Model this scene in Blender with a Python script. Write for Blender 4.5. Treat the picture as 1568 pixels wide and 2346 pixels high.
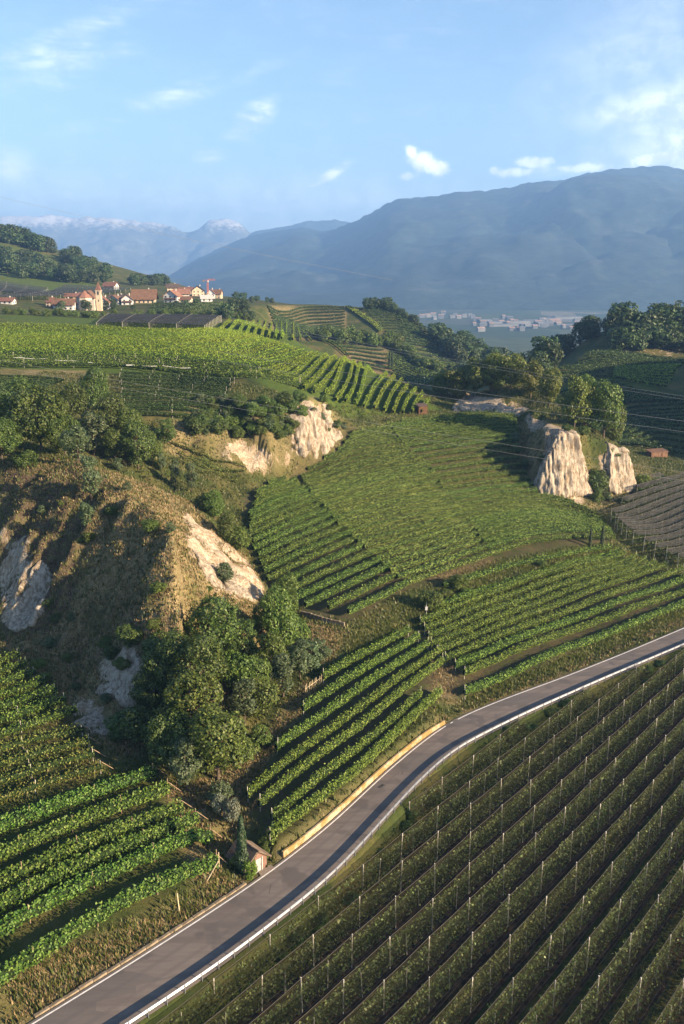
import bpy, math, random
import numpy as np
from mathutils import Vector, Matrix, Euler

R = math.radians
rng = np.random.default_rng(7)
random.seed(7)
SC = bpy.context.scene
COL = SC.collection
for o in list(bpy.data.objects):
    bpy.data.objects.remove(o)

# ------------------------------------------------------------------ camera
CAM_Z, PITCH, FPX = 65.0, R(15.14), 887.0
cam = bpy.data.cameras.new('camera')
cam.sensor_fit = 'VERTICAL'
cam.sensor_height = 24.0
cam.lens = 24.0 * FPX / 1024.0
cam.clip_start = 0.5
cam.clip_end = 60000.0
cam_o = bpy.data.objects.new('camera', cam)
cam_o.location = (0, 0, CAM_Z)
cam_o.rotation_euler = (math.pi / 2 - PITCH, 0, 0)
COL.objects.link(cam_o)
SC.camera = cam_o

# ------------------------------------------------------------------ light
SUN_AZ, SUN_EL = R(117.0), R(18.5)          # clockwise from +Y (view direction), above the horizon
sdir = Vector((math.sin(SUN_AZ) * math.cos(SUN_EL), math.cos(SUN_AZ) * math.cos(SUN_EL), math.sin(SUN_EL)))
sun = bpy.data.lights.new('sun', 'SUN')
sun.energy = 5.0
sun.angle = R(0.53)
sun.color = (1.0, 0.76, 0.49)
sun_o = bpy.data.objects.new('sun', sun)
sun_o.rotation_euler = sdir.to_track_quat('Z', 'Y').to_euler()
COL.objects.link(sun_o)

SC.view_settings.view_transform = 'Standard'
SC.view_settings.look = 'None'
SC.view_settings.gamma = 1.0
SC.view_settings.exposure = 2.04
SC.view_settings.use_curve_mapping = False
SC.cycles.use_denoising = True
SC.cycles.max_bounces = 5
SC.cycles.diffuse_bounces = 3
SC.cycles.glossy_bounces = 2
SC.cycles.transmission_bounces = 3
SC.cycles.volume_bounces = 0
SC.cycles.transparent_max_bounces = 16
SC.cycles.caustics_reflective = False
SC.cycles.caustics_refractive = False

# ------------------------------------------------------------------ survey: photo coordinates (1568 wide) <-> world
KP = 684.0 / 1568.0
CP, SP = math.cos(PITCH), math.sin(PITCH)

def ray(px, py):
    du = (px * KP - 342.0) / FPX
    dv = (py * KP - 512.0) / FPX
    return np.array([du, CP - dv * SP, -(SP + dv * CP)])

def at_z(px, py, z):
    r = ray(px, py)
    return np.array([0, 0, CAM_Z]) + r * ((z - CAM_Z) / r[2])

def at_y(px, py, y):
    r = ray(px, py)
    return np.array([0, 0, CAM_Z]) + r * (y / r[1])

def project(x, y, z):
    z = z - CAM_Z
    d = y * CP - z * SP
    v = -(y * SP + z * CP)
    return (x / d * FPX + 342.0) / KP, (v / d * FPX + 512.0) / KP

def az_el(px, py):
    r = ray(px, py)
    return math.atan2(r[0], r[1]), math.atan2(r[2], math.hypot(r[0], r[1]))

# ------------------------------------------------------------------ node helpers
class NT:
    def __init__(s, tree):
        s.t = tree
        s.L = tree.links
    def n(s, typ, **kw):
        nd = s.t.nodes.new('ShaderNode' + typ)
        for k, v in kw.items():
            setattr(nd, k, v)
        return nd
    def set(s, sock, v):
        if isinstance(v, bpy.types.NodeSocket):
            s.L.new(v, sock)
        elif v is not None:
            if hasattr(sock.default_value, '__len__') and not hasattr(v, '__len__'):
                v = (v,) * len(sock.default_value)
            if hasattr(sock.default_value, '__len__') and len(sock.default_value) == 4 and len(v) == 3:
                v = (*v, 1)
            sock.default_value = v
    def m(s, op, a, b=None, c=None, clamp=False):
        nd = s.n('Math', operation=op, use_clamp=clamp)
        for i, v in enumerate((a, b, c)):
            if v is not None:
                s.set(nd.inputs[i], v)
        return nd.outputs[0]
    def mix(s, f, a, b, bl='MIX'):
        nd = s.n('Mix', data_type='RGBA', blend_type=bl, clamp_factor=True)
        s.set(nd.inputs[0], f); s.set(nd.inputs[6], a); s.set(nd.inputs[7], b)
        return nd.outputs[2]
    def noise(s, vec, scale, detail=3, rough=.55, dist=0, out=0):
        nd = s.n('TexNoise')
        s.set(nd.inputs['Vector'], vec)
        nd.inputs['Scale'].default_value = scale
        nd.inputs['Detail'].default_value = detail
        nd.inputs['Roughness'].default_value = rough
        nd.inputs['Distortion'].default_value = dist
        return nd.outputs[out]
    def ramp(s, f, lo, hi, a=0.0, b=1.0):
        nd = s.n('MapRange', interpolation_type='SMOOTHSTEP')
        s.set(nd.inputs[0], f)
        nd.inputs[1].default_value = lo; nd.inputs[2].default_value = hi
        nd.inputs[3].default_value = a; nd.inputs[4].default_value = b
        return nd.outputs[0]
    def cramp(s, f, stops):
        nd = s.n('ValToRGB')
        e = nd.color_ramp.elements
        while len(e) < len(stops):
            e.new(0.5)
        for el, (p, c) in zip(e, stops):
            el.position = p; el.color = (*c, 1)
        s.set(nd.inputs[0], f)
        return nd.outputs[0]
    def attr(s, name, out='Fac'):
        return s.n('Attribute', attribute_name=name).outputs[out]

# ------------------------------------------------------------------ world: sky with thin cirrus and a few cumulus
def build_world():
    w = bpy.data.worlds.new('World')
    SC.world = w
    w.use_nodes = True
    t = NT(w.node_tree)
    t.t.nodes.clear()
    sky = t.n('TexSky', sky_type='NISHITA')
    sky.sun_disc = False
    sky.sun_elevation = SUN_EL
    sky.sun_rotation = SUN_AZ
    sky.altitude = 400
    sky.air_density = 1.0
    sky.dust_density = 1.3
    sky.ozone_density = 2.4
    co = t.n('TexCoord').outputs['Generated']
    sp = t.n('SeparateXYZ'); t.L.new(co, sp.inputs[0])
    az = t.m('ARCTAN2', sp.outputs[0], sp.outputs[1])
    el = t.m('ARCSINE', sp.outputs[2])
    uv = t.n('CombineXYZ'); t.L.new(az, uv.inputs[0]); t.L.new(el, uv.inputs[1])
    mpc = t.n('Mapping'); t.L.new(uv.outputs[0], mpc.inputs[0])
    mpc.inputs['Rotation'].default_value = (0, 0, R(-24))
    mpc.inputs['Scale'].default_value = (5, 17, 1)
    mpw = t.n('Mapping'); t.L.new(uv.outputs[0], mpw.inputs[0])
    mpw.inputs['Rotation'].default_value = (0, 0, R(-33))
    mpw.inputs['Scale'].default_value = (9, 48, 1)
    wisp = t.ramp(t.noise(mpw.outputs[0], 1.6, 6, .68, .8), .30, .74, .12, 1.15)
    n_cir = t.m('MULTIPLY', t.ramp(t.noise(mpc.outputs[0], 2.0, 4, .62, 1.0), .28, .70), wisp)
    n_cum = t.noise(uv.outputs[0], 70, 5, .66, 0.3)
    def blob(px, py, rot, sx, sy, kind):
        a0, e0 = az_el(px, py)
        sx *= KP / FPX; sy *= KP / FPX
        mp = t.n('Mapping', vector_type='TEXTURE')
        t.L.new(uv.outputs[0], mp.inputs[0])
        mp.inputs['Location'].default_value = (a0, e0, 0)
        mp.inputs['Rotation'].default_value = (0, 0, R(rot))
        mp.inputs['Scale'].default_value = (sx, sy, 1)
        ln = t.n('VectorMath', operation='LENGTH'); t.L.new(mp.outputs[0], ln.inputs[0])
        if kind == 'cumulus':
            f = t.m('SUBTRACT', t.m('MULTIPLY_ADD', n_cum, 1.5, .15), ln.outputs['Value'])
            return t.ramp(f, -.12, .62)
        if kind == 'glow':
            return t.m('MULTIPLY', t.ramp(ln.outputs['Value'], 0.0, 1.0, 1, 0), t.m('MULTIPLY_ADD', n_cir, .45, .55))
        return t.m('MULTIPLY', t.ramp(ln.outputs['Value'], 0.0, 1.0, 1, 0), n_cir)
    acc = None
    def add(f, k):
        nonlocal acc
        f = t.m('MULTIPLY', f, k)
        acc = f if acc is None else t.m('MAXIMUM', acc, f)
    # general thin veil everywhere, stretched along one direction
    add(n_cir, .05)
    for px, py, rot, sx, sy, k in [(585, 268, 38, 82, 42, 1.25), (560, 300, 15, 70, 18, .9), (478, 362, 12, 55, 28, .6), (760, 400, 33, 82, 17, 1.5), (735, 418, 25, 66, 15, 1.1),
                                   (390, 225, 17, 360, 34, .55), (130, 125, 8, 260, 50, .45), (60, 190, 6, 200, 34, .4), (200, 60, 22, 300, 36, .35), (165, 370, 0, 50, 35, .3),
                                   (1430, 262, 10, 150, 26, .5), (1330, 385, 3, 260, 26, .5),
                                   (860, 470, 8, 90, 16, .4), (1000, 60, 25, 500, 60, .12)]:
        add(blob(px, py, rot, sx, sy, 'cirrus'), k)
    for px, py, rot, sx, sy, k in [(1500, 240, 10, 240, 75, .75), (1640, 230, 20, 330, 130, .9), (1640, 330, 6, 380, 95, 1.0), (1480, 120, 30, 420, 200, .28), (20, 385, -12, 110, 60, .6), (600, 480, 0, 800, 110, .5), (150, 460, 0, 500, 90, .4)]:
        add(blob(px, py, rot, sx, sy, 'glow'), k)
    for px, py, rot, sx, sy, k in [(972, 372, -22, 46, 26, 1.0), (1000, 386, 0, 40, 19, 1.0), (945, 352, -55, 26, 15, 1.0), (932, 405, 5, 24, 12, .8),
                                   (1225, 372, 0, 55, 16, .75), (1180, 395, 0, 60, 12, .75), (1132, 392, 0, 14, 11, .8), (1340, 385, 0, 80, 13, .7), (1520, 362, 8, 90, 22, .85)]:
        add(blob(px, py, rot, sx, sy, 'cumulus'), k)
    shade = t.ramp(t.noise(uv.outputs[0], 38, 4, .6, .3), .36, .62)
    col = t.mix(acc, sky.outputs[0], t.mix(shade, (5.8, 5.9, 6.2), (9.2, 9.0, 8.7)))
    bg = t.n('Background')
    t.L.new(col, bg.inputs[0])
    bg.inputs[1].default_value = 0.06
    w.cycles.sampling_method = 'MANUAL'
    w.cycles.sample_map_resolution = 256
    out = t.n('OutputWorld')
    t.L.new(bg.outputs[0], out.inputs[0])
build_world()

# ------------------------------------------------------------------ object helpers
def tag(o, label=None, cat=None, group=None, kind=None):
    if label: o['label'] = label
    if cat: o['category'] = cat
    if group: o['group'] = group
    if kind: o['kind'] = kind
    return o

def link(o, parent=None):
    COL.objects.link(o)
    if parent is not None:
        o.parent = parent
    return o

def empty(name, loc=(0, 0, 0), rz=0.0):
    o = bpy.data.objects.new(name, None)
    o.location = loc
    o.rotation_euler = (0, 0, rz)
    o.empty_display_size = .2
    return link(o)

def np_mesh(name, v, f, mats, mi=None, smooth=False):
    """v (n,3); f (m,k) uniform faces, or a list of such arrays; mi per-array material index"""
    me = bpy.data.meshes.new(name)
    fs = [np.asarray(a) for a in (f if isinstance(f, list) else [f])]
    fs_ = [a for a in fs if len(a)]
    v = np.asarray(v, dtype=np.float32)
    me.vertices.add(len(v))
    me.vertices.foreach_set('co', v.ravel())
    loops = np.concatenate([a.ravel() for a in fs_]).astype(np.int32)
    tot = np.concatenate([np.full(len(a), a.shape[1]) for a in fs_]).astype(np.int32)
    me.loops.add(len(loops))
    me.loops.foreach_set('vertex_index', loops)
    me.polygons.add(len(tot))
    me.polygons.foreach_set('loop_start', (np.cumsum(tot) - tot).astype(np.int32))
    me.polygons.foreach_set('loop_total', tot)
    for m in (mats if isinstance(mats, (list, tuple)) else [mats]):
        me.materials.append(m)
    if mi is not None:
        idx = np.concatenate([np.full(len(a), k) for a, k in zip(fs, mi) if len(a)]).astype(np.int32)
        me.polygons.foreach_set('material_index', idx)
    if smooth:
        me.polygons.foreach_set('use_smooth', np.ones(len(tot), dtype=bool))
    me.update(calc_edges=True)
    return me

def mobj(name, me, parent=None, loc=None, rz=None, sc=None):
    o = bpy.data.objects.new(name, me)
    if loc is not None: o.location = loc
    if rz is not None: o.rotation_euler = (0, 0, rz)
    if sc is not None: o.scale = sc
    return link(o, parent)

class MB:
    """collects boxes, prisms and tubes into one mesh"""
    def __init__(s):
        s.v = []; s.f = []; s.m = []
    def add(s, v, f, m=0):
        b = len(s.v)
        s.v += [tuple(map(float, p)) for p in v]
        s.f += [tuple(i + b for i in q) for q in f]
        s.m += [m] * len(f)
    def box(s, c, d, rz=0.0, m=0, top=1.0):
        x, y, z = d[0] / 2, d[1] / 2, d[2] / 2
        cs, sn = math.cos(rz), math.sin(rz)
        v = []
        for k, (a, b, e) in enumerate([(-x, -y, -z), (x, -y, -z), (x, y, -z), (-x, y, -z), (-x, -y, z), (x, -y, z), (x, y, z), (-x, y, z)]):
            if k > 3: a *= top; b *= top
            v.append((c[0] + a * cs - b * sn, c[1] + a * sn + b * cs, c[2] + e))
        s.add(v, [(3, 2, 1, 0), (4, 5, 6, 7), (0, 1, 5, 4), (1, 2, 6, 5), (2, 3, 7, 6), (3, 0, 4, 7)], m)
    def tube(s, pts, r, n=6, m=0, cap=True):
        pts = [Vector(p) for p in pts]
        rr = r if hasattr(r, '__len__') else [r] * len(pts)
        rings = []
        for i, p in enumerate(pts):
            d = (pts[min(i + 1, len(pts) - 1)] - pts[max(i - 1, 0)])
            d = d.normalized() if d.length > 1e-9 else Vector((0, 0, 1))
            a = d.orthogonal().normalized() if i == 0 else (s._a - d * s._a.dot(d)).normalized()
            s._a = a
            b = d.cross(a)
            rings.append([p + (a * math.cos(2 * math.pi * k / n) + b * math.sin(2 * math.pi * k / n)) * rr[i] for k in range(n)])
        v = [q for g in rings for q in g]
        f = []
        for i in range(len(pts) - 1):
            for k in range(n):
                k2 = (k + 1) % n
                f.append((i * n + k, i * n + k2, (i + 1) * n + k2, (i + 1) * n + k))
        if cap:
            f.append(tuple(range(n - 1, -1, -1)))
            f.append(tuple((len(pts) - 1) * n + k for k in range(n)))
        s.add(v, f, m)
    def mesh(s, name, mats, smooth=False):
        me = bpy.data.meshes.new(name)
        me.from_pydata(s.v, [], s.f)
        for m in (mats if isinstance(mats, (list, tuple)) else [mats]):
            me.materials.append(m)
        me.polygons.foreach_set('material_index', np.array(s.m, dtype=np.int32))
        if smooth:
            me.polygons.foreach_set('use_smooth', np.ones(len(s.f), dtype=bool))
        me.update()
        return me
    def build(s, name, mats, parent=None, smooth=False, **kw):
        return mobj(name, s.mesh(name, mats, smooth), parent, **kw)

ORD = ['zeroth', 'first', 'second', 'third', 'fourth', 'fifth', 'sixth', 'seventh', 'eighth', 'ninth', 'tenth', 'eleventh', 'twelfth', 'thirteenth', 'fourteenth',
       'fifteenth', 'sixteenth', 'seventeenth', 'eighteenth', 'nineteenth', 'twentieth']
TENS = {2: 'twenty', 3: 'thirty', 4: 'forty', 5: 'fifty', 6: 'sixty', 7: 'seventy', 8: 'eighty', 9: 'ninety'}
def ordinal(n):
    if n <= 20: return ORD[n]
    t_, u = divmod(n, 10)
    return TENS[t_][:-1] + 'ieth' if u == 0 else TENS[t_] + '-' + ORD[u]

# ------------------------------------------------------------------ smooth value noise (numpy)
_perm = np.random.default_rng(3).random((256, 256))
def vnoise(x, y):
    xi = np.floor(x).astype(int); yi = np.floor(y).astype(int)
    fx = x - xi; fy = y - yi
    fx = fx * fx * (3 - 2 * fx); fy = fy * fy * (3 - 2 * fy)
    g = lambda a, b: _perm[a & 255, b & 255]
    return (g(xi, yi) * (1 - fx) + g(xi + 1, yi) * fx) * (1 - fy) + (g(xi, yi + 1) * (1 - fx) + g(xi + 1, yi + 1) * fx) * fy * 1.0
def fbm(x, y, o=4, lac=2.03, gain=.5):
    s = 0; a = 1; t_ = 0
    for i in range(o):
        s = s + a * vnoise(x + 17.3 * i, y - 9.1 * i); t_ += a
        x = x * lac; y = y * lac; a *= gain
    return s / t_ - .5
def sstep(t_):
    t_ = np.clip(t_, 0, 1)
    return t_ * t_ * (3 - 2 * t_)

def unit(v):
    return v / np.maximum(np.linalg.norm(v, axis=-1, keepdims=True), 1e-9)

# ------------------------------------------------------------------ materials
def principled(name, rough=.8, spec=.3):
    m = bpy.data.materials.new(name)
    m.use_nodes = True
    t = NT(m.node_tree)
    b = m.node_tree.nodes['Principled BSDF']
    b.inputs['Roughness'].default_value = rough
    b.inputs['Specular IOR Level'].default_value = spec
    return m, t, b

def simple(name, col, rough=.8, spec=.25, var=.25, scale=3.0, metallic=0.0, bump=0.0):
    """a colour with some uneven wear so that nothing is perfectly flat"""
    m, t, b = principled(name, rough, spec)
    co = t.n('TexCoord').outputs['Object']
    nz = t.noise(co, scale, 5, .6)
    c = t.mix(t.ramp(nz, .3, .7), tuple(x * (1 - var) for x in col), tuple(min(1, x * (1 + var)) for x in col))
    t.L.new(c, b.inputs['Base Color'])
    b.inputs['Metallic'].default_value = metallic
    if bump:
        bp = t.n('Bump'); bp.inputs['Strength'].default_value = bump
        t.L.new(nz, bp.inputs['Height']); t.L.new(bp.outputs[0], b.inputs['Normal'])
    return m

def leafmat(name, c0, c1, c2=None, trans=.25, objvar=.25, rough=.55, patch=None):
    m = bpy.data.materials.new(name)
    m.use_nodes = True
    t = NT(m.node_tree)
    b = m.node_tree.nodes['Principled BSDF']
    b.inputs['Roughness'].default_value = rough
    b.inputs['Specular IOR Level'].default_value = .35
    ri = t.n('NewGeometry').outputs['Random Per Island']
    c = t.cramp(ri, [(0, c0), (.62, c1), (1, c2 or c1)])
    oi = t.n('ObjectInfo').outputs['Random']
    hv = t.n('HueSaturation')
    t.L.new(c, hv.inputs['Color'])
    t.L.new(t.m('MULTIPLY_ADD', oi, .035, .4825), hv.inputs['Hue'])
    t.L.new(t.m('MULTIPLY_ADD', oi, 2 * objvar, 1 - objvar), hv.inputs['Value'])
    c = hv.outputs[0]
    if patch:          # patches of another tint lying over the plantation, in world space
        pos = t.n('NewGeometry').outputs['Position']
        c = t.mix(t.m('MULTIPLY', t.ramp(t.noise(pos, patch[0], 3, .6), .45, .7), patch[2]), c, patch[1])
    t.L.new(c, b.inputs['Base Color'])
    tr = t.n('BsdfTranslucent')
    t.L.new(t.mix(.5, c, (.22, .32, .04)), tr.inputs[0])
    ms = t.n('MixShader')
    ms.inputs[0].default_value = trans
    t.L.new(b.outputs[0], ms.inputs[1]); t.L.new(tr.outputs[0], ms.inputs[2])
    t.L.new(ms.outputs[0], m.node_tree.nodes['Material Output'].inputs[0])
    return m

# ================================================================== TERRAIN
def tps_fit(pts, lam=.02):
    pts = np.array(pts, float)
    X = pts[:, :2] / 100.0
    n = len(X)
    d = np.linalg.norm(X[:, None] - X[None], axis=2)
    Kk = np.where(d > 0, d * d * np.log(np.maximum(d, 1e-9)), 0) + lam * np.eye(n) * .05
    Pm = np.c_[np.ones(n), X]
    A = np.zeros((n + 3, n + 3)); A[:n, :n] = Kk; A[:n, n:] = Pm; A[n:, :n] = Pm.T
    w = np.linalg.solve(A, np.r_[pts[:, 2], 0, 0, 0])
    def ev(x, y):
        sh = x.shape
        q = np.c_[x.ravel(), y.ravel()] / 100.0
        out = np.empty(len(q))
        for a in range(0, len(q), 20000):
            p = q[a:a + 20000]
            d = np.linalg.norm(p[:, None] - X[None], axis=2)
            out[a:a + 20000] = np.where(d > 0, d * d * np.log(np.maximum(d, 1e-9)), 0) @ w[:n] + w[n] + p @ w[n + 1:]
        return out.reshape(sh)
    return ev

# road: left paint line and guard-rail line, surveyed on the carriageway
ROAD_L = [(-40, 2418), (75, 2346), (270, 2228), (470, 2100), (620, 2000), (760, 1890), (880, 1775), (950, 1715), (1030, 1655), (1140, 1608), (1300, 1550), (1440, 1494), (1568, 1440), (1800, 1340)]
ROAD_R = [(200, 2418), (310, 2346), (500, 2220), (640, 2112), (750, 2025), (830, 1940), (900, 1860), (960, 1795), (1040, 1722), (1200, 1642), (1380, 1562), (1568, 1482), (1850, 1360)]
def road_z(y):
    return np.interp(y, [60, 90, 125, 170, 220], [.6, .3, -.3, -.8, -1.2])
def road_pt(px, py):
    p = at_z(px, py, 0.0)
    for _ in range(6):
        p = at_z(px, py, float(road_z(p[1])))
    return p
def resample(P, step):
    P = np.asarray(P, float)
    s = np.r_[0, np.cumsum(np.linalg.norm(np.diff(P, axis=0), axis=1))]
    n = max(2, int(round(s[-1] / step)) + 1)
    u = np.linspace(0, s[-1], n)
    return np.c_[[np.interp(u, s, P[:, k]) for k in range(P.shape[1])]].T
def smooth_line(P, step, it=30):
    Q = resample(P, step)
    for _ in range(it):
        Q[1:-1] = .25 * Q[:-2] + .5 * Q[1:-1] + .25 * Q[2:]
    return resample(Q, step)
RL = smooth_line([road_pt(*q) for q in ROAD_L], 1.0)
RR = smooth_line([road_pt(*q) for q in ROAD_R], 1.0)
def nearest(Q, x, y):
    """signed distance (positive to the right of travel) and index to a polyline"""
    P = np.c_[x.ravel(), y.ravel()]
    best = np.full(len(P), 1e9); idx = np.zeros(len(P), int); sg = np.zeros(len(P)); par = np.zeros(len(P))
    for i in range(len(Q) - 1):
        a, b = Q[i, :2], Q[i + 1, :2]
        ab = b - a
        t_ = np.clip(((P - a) @ ab) / (ab @ ab), 0, 1)
        d = np.linalg.norm(P - (a + t_[:, None] * ab), axis=1)
        m = d < best
        best[m] = d[m]; idx[m] = i; par[m] = i + t_[m]
        cr = ab[0] * (P[:, 1] - a[1]) - ab[1] * (P[:, 0] - a[0])
        sg[m] = np.where(cr[m] > 0, -1, 1)
    return (best * sg).reshape(x.shape), par.reshape(x.shape)

# --- lower ground: vineyards by the road, the central basin, orchards, back valley, right hill
L0p = []
for px, py, z in [(0, 2270, 1.5), (0, 2100, 2.5), (0, 1900, 3.5), (0, 1700, 4.5), (0, 1560, 5.5), (300, 2080, 1.4), (300, 1900, 2.4), (480, 2000, 1.2), (450, 1880, 1.8), (350, 1780, 3), (560, 1900, 1.2),
                  (640, 1900, 1.4), (800, 1790, 1.4), (1000, 1620, .8), (600, 1780, 2.2), (700, 1640, 2.6), (850, 1650, 1.8), (900, 1500, 2.4), (1050, 1560, .6), (1200, 1500, .5), (1450, 1400, .1), (1568, 1370, -.4),
                  (1000, 1440, 2.0), (1200, 1370, 1.4), (1400, 1290, .9), (1568, 1330, .2), (1700, 1330, -.5),
                  (790, 1425, 4.4), (915, 1360, 4.7), (1129, 1283, 4.6), (1314, 1243, 4.2), (1400, 1238, 3.2), (690, 1400, 4.4), (600, 1330, 5.2),
                  (1400, 1200, 0), (1568, 1130, -.5), (1568, 1290, -1.5), (1480, 1190, -.8), (1700, 1220, -1), (1400, 1130, 2.5), (1480, 1085, 2), (1330, 1160, 2.6), (1560, 1060, 1)]:
    L0p.append(at_z(px, py, z))
for px, py, y in [(660, 1095, 240), (545, 1145, 213), (900, 1150, 215), (765, 1000, 262), (860, 962, 290), (960, 955, 297), (1150, 1050, 255), (1200, 965, 292), (1230, 1140, 238), (1100, 1180, 215), (1060, 945, 302),
                  (1420, 1012, 328), (1568, 1040, 318), (1420, 900, 400), (1568, 905, 398), (1480, 822, 465), (1568, 830, 460), (1480, 782, 492), (1568, 795, 490), (1300, 832, 450), (1345, 775, 520), (1240, 852, 432), (1330, 900, 398),
                  (900, 882, 560), (800, 800, 600), (700, 750, 680), (700, 698, 760), (600, 697, 770), (850, 706, 750), (960, 747, 715), (1050, 832, 640), (1000, 862, 590), (950, 800, 640), (930, 722, 740), (760, 770, 645), (860, 840, 585)]:
    L0p.append(at_y(px, py, y))
for p in [(20, 50, -5), (60, 60, -5), (100, 80, -5), (35, 90, -5), (60, 110, -5), (100, 140, -5), (140, 165, -5), (140, 100, -5), (5, 62, -5), (-5, 50, -5), (18, 100, -5), (40, 122, -5), (70, 140, -5), (110, 168, -5), (150, 60, -5), (60, 20, -5),
          (-90, 70, 3), (-110, 110, 7), (-120, 150, 10), (-60, 60, 1.5), (-60, 30, 0),
          (-60, 170, 8), (-40, 160, 7), (-30, 200, 10), (-60, 230, 14), (-100, 220, 14), (-30, 290, 20), (-100, 350, 22), (0, 320, 20), (-100, 500, 26),
          (40, 400, 6), (75, 390, 4), (60, 470, -4), (30, 470, 0), (100, 440, 6), (70, 540, -6), (0, 480, 6), (45, 350, 10), (80, 345, 8), (110, 330, 6), (105, 390, 8),
          (110, 720, -4), (76, 745, 8), (140, 690, -14), (100, 630, -6), (120, 570, 0), (130, 520, 16),
          (190, 600, 10), (160, 560, 24), (235, 400, 40), (270, 480, 45), (262, 330, 78), (232, 300, 62), (190, 330, 26), (240, 255, 48), (225, 200, 2), (330, 300, 80), (240, 120, -5),  # high points past the right edge: unseen hill added to shade the right slope
          (0, 900, 10), (80, 860, -25), (170, 800, -55), (210, 720, -45), (-80, 720, 40), (-60, 660, 34), (-100, 780, 38), (-90, 620, 32),
          (-150, 640, 39), (-170, 760, 40), (-120, 1000, 0), (100, 1100, -70), (300, 900, -80), (300, 650, -20), (-350, 900, 50), (-350, 500, 40), (-300, 200, 20)]:
    L0p.append(np.array(p, float))
L0 = tps_fit(L0p)

# --- upper plateau: knoll top, terraces, the big bright vineyard, village, hill at the left
L1p = []
for px, py, y in [(0, 1040, 168), (150, 1055, 158), (300, 1100, 143), (400, 1140, 146), (480, 1210, 150), (560, 1300, 152), (480, 1070, 200), (560, 1112, 212), (400, 1060, 190), (300, 935, 243), (540, 902, 256), (300, 870, 275), (540, 865, 280),
                  (700, 905, 259), (640, 905, 258), (600, 912, 254), (470, 955, 236), (0, 940, 225), (150, 900, 255),
                  (0, 725, 480), (250, 757, 410), (485, 756, 408), (0, 800, 330), (0, 845, 287), (300, 832, 298), (560, 846, 300), (671, 872, 274), (756, 922, 271), (834, 936, 282), (916, 952, 290),
                  (760, 790, 395), (887, 861, 340), (1010, 940, 300), (720, 815, 345), (620, 787, 368), (700, 745, 430), (500, 741, 440), (950, 900, 318), (820, 822, 365), (740, 775, 405),
                  (215, 712, 620), (430, 700, 640), (0, 705, 560), (100, 690, 640), (100, 672, 800), (0, 540, 1100), (0, 600, 1000), (0, 640, 880), (250, 642, 1000), (100, 592, 1050), (170, 615, 1030), (300, 662, 900), (450, 688, 800), (560, 694, 740), (60, 565, 1090)]:
    L1p.append(at_y(px, py, y))
for p in [(-100, 180, 33), (-100, 300, 36), (-120, 400, 38), (-30, 190, 22), (-20, 165, 12), (-25, 178, 17), (-85, 190, 32), (-200, 300, 38), (-200, 600, 42), (-500, 1300, 95), (-150, 1100, 38), (-600, 1000, 120), (-400, 700, 55), (-300, 400, 42),
          (0, 560, 38), (60, 400, 26), (80, 300, 15), (-60, 560, 38), (-120, 900, 42), (40, 260, 13), (30, 230, 10)]:
    L1p.append(np.array(p, float))
L1 = tps_fit(L1p)

# foot of the upper plateau, with the steepness of the face that rises from it
U_FOOT = [(-300, 175, 1.2), (-120, 158, 1.3), (-72, 147, 1.38), (-57, 136, 1.38), (-42, 124, 1.38), (-31, 109, 1.38), (-22, 102.5, 1.2), (-15, 103, .95), (-11.5, 112, .85), (-10, 122, .82), (-7, 133, .85), (-8, 146, .95), (-12.5, 158, 1.1),
          (-16, 170, 1.1), (-20, 186, .8), (-22, 198, .4), (-21, 209, .4), (-22, 222, .55), (-19, 232, 1.1), (-14, 238, 1.8), (-8, 243, 2.6), (-2, 250, 2.8), (1.5, 258, 1.6), (4, 264, .6), (12, 274, .5), (22, 284, .5), (38, 296, .6),
          (50, 318, .6), (50, 345, .5), (45, 380, .5), (40, 420, .5), (30, 460, .5), (-20, 560, .5), (-50, 640, .6), (-30, 800, .6), (20, 1000, .7), (-150, 1390, 1.2), (-900, 1500, 1.2), (-900, 175, .9)]
def inside(poly, x, y):
    c = np.zeros(x.shape, bool)
    n = len(poly)
    for i in range(n):
        x0, y0 = poly[i][:2]; x1, y1 = poly[(i + 1) % n][:2]
        m = ((y0 > y) != (y1 > y)) & (x < (x1 - x0) * (y - y0) / (y1 - y0 + 1e-12) + x0)
        c ^= m
    return c
# --- bluff on the right with its wooded top
C_FOOT = [(36, 303, 1.6), (44, 301, 1.8), (52, 298, 1.8), (58, 290, 1.6), (58, 278, 1.2), (54.5, 262, 1.6), (53.5, 248, 2.6), (55, 239.5, 3.2), (59, 238.5, 3.4), (65, 241.5, 3.6), (70.5, 246, 3.4), (72, 249.5, 2.6), (75, 251, 2.4), (79, 251, 3.2), (87, 257, 3.0), (90, 264, 1.6), (92, 272, .8), (93, 285, .5),
          (94, 300, .5), (92, 325, .5), (80, 345, .5), (50, 345, .5), (36, 325, .8)]
Cp = [at_y(*q) for q in [(1290, 985, 252), (1240, 985, 258), (1100, 903, 318), (1190, 925, 302), (1040, 915, 316), (1270, 945, 275), (1400, 1022, 262), (1440, 1040, 260), (1340, 960, 275)]]
Cp += [np.array(p, float) for p in [(60, 330, 27), (85, 320, 22), (75, 300, 25), (90, 290, 16), (95, 270, 13), (60, 305, 25), (66, 265, 21), (80, 262, 17), (40, 330, 24), (100, 330, 10)]]
L2 = tps_fit(Cp)

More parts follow.
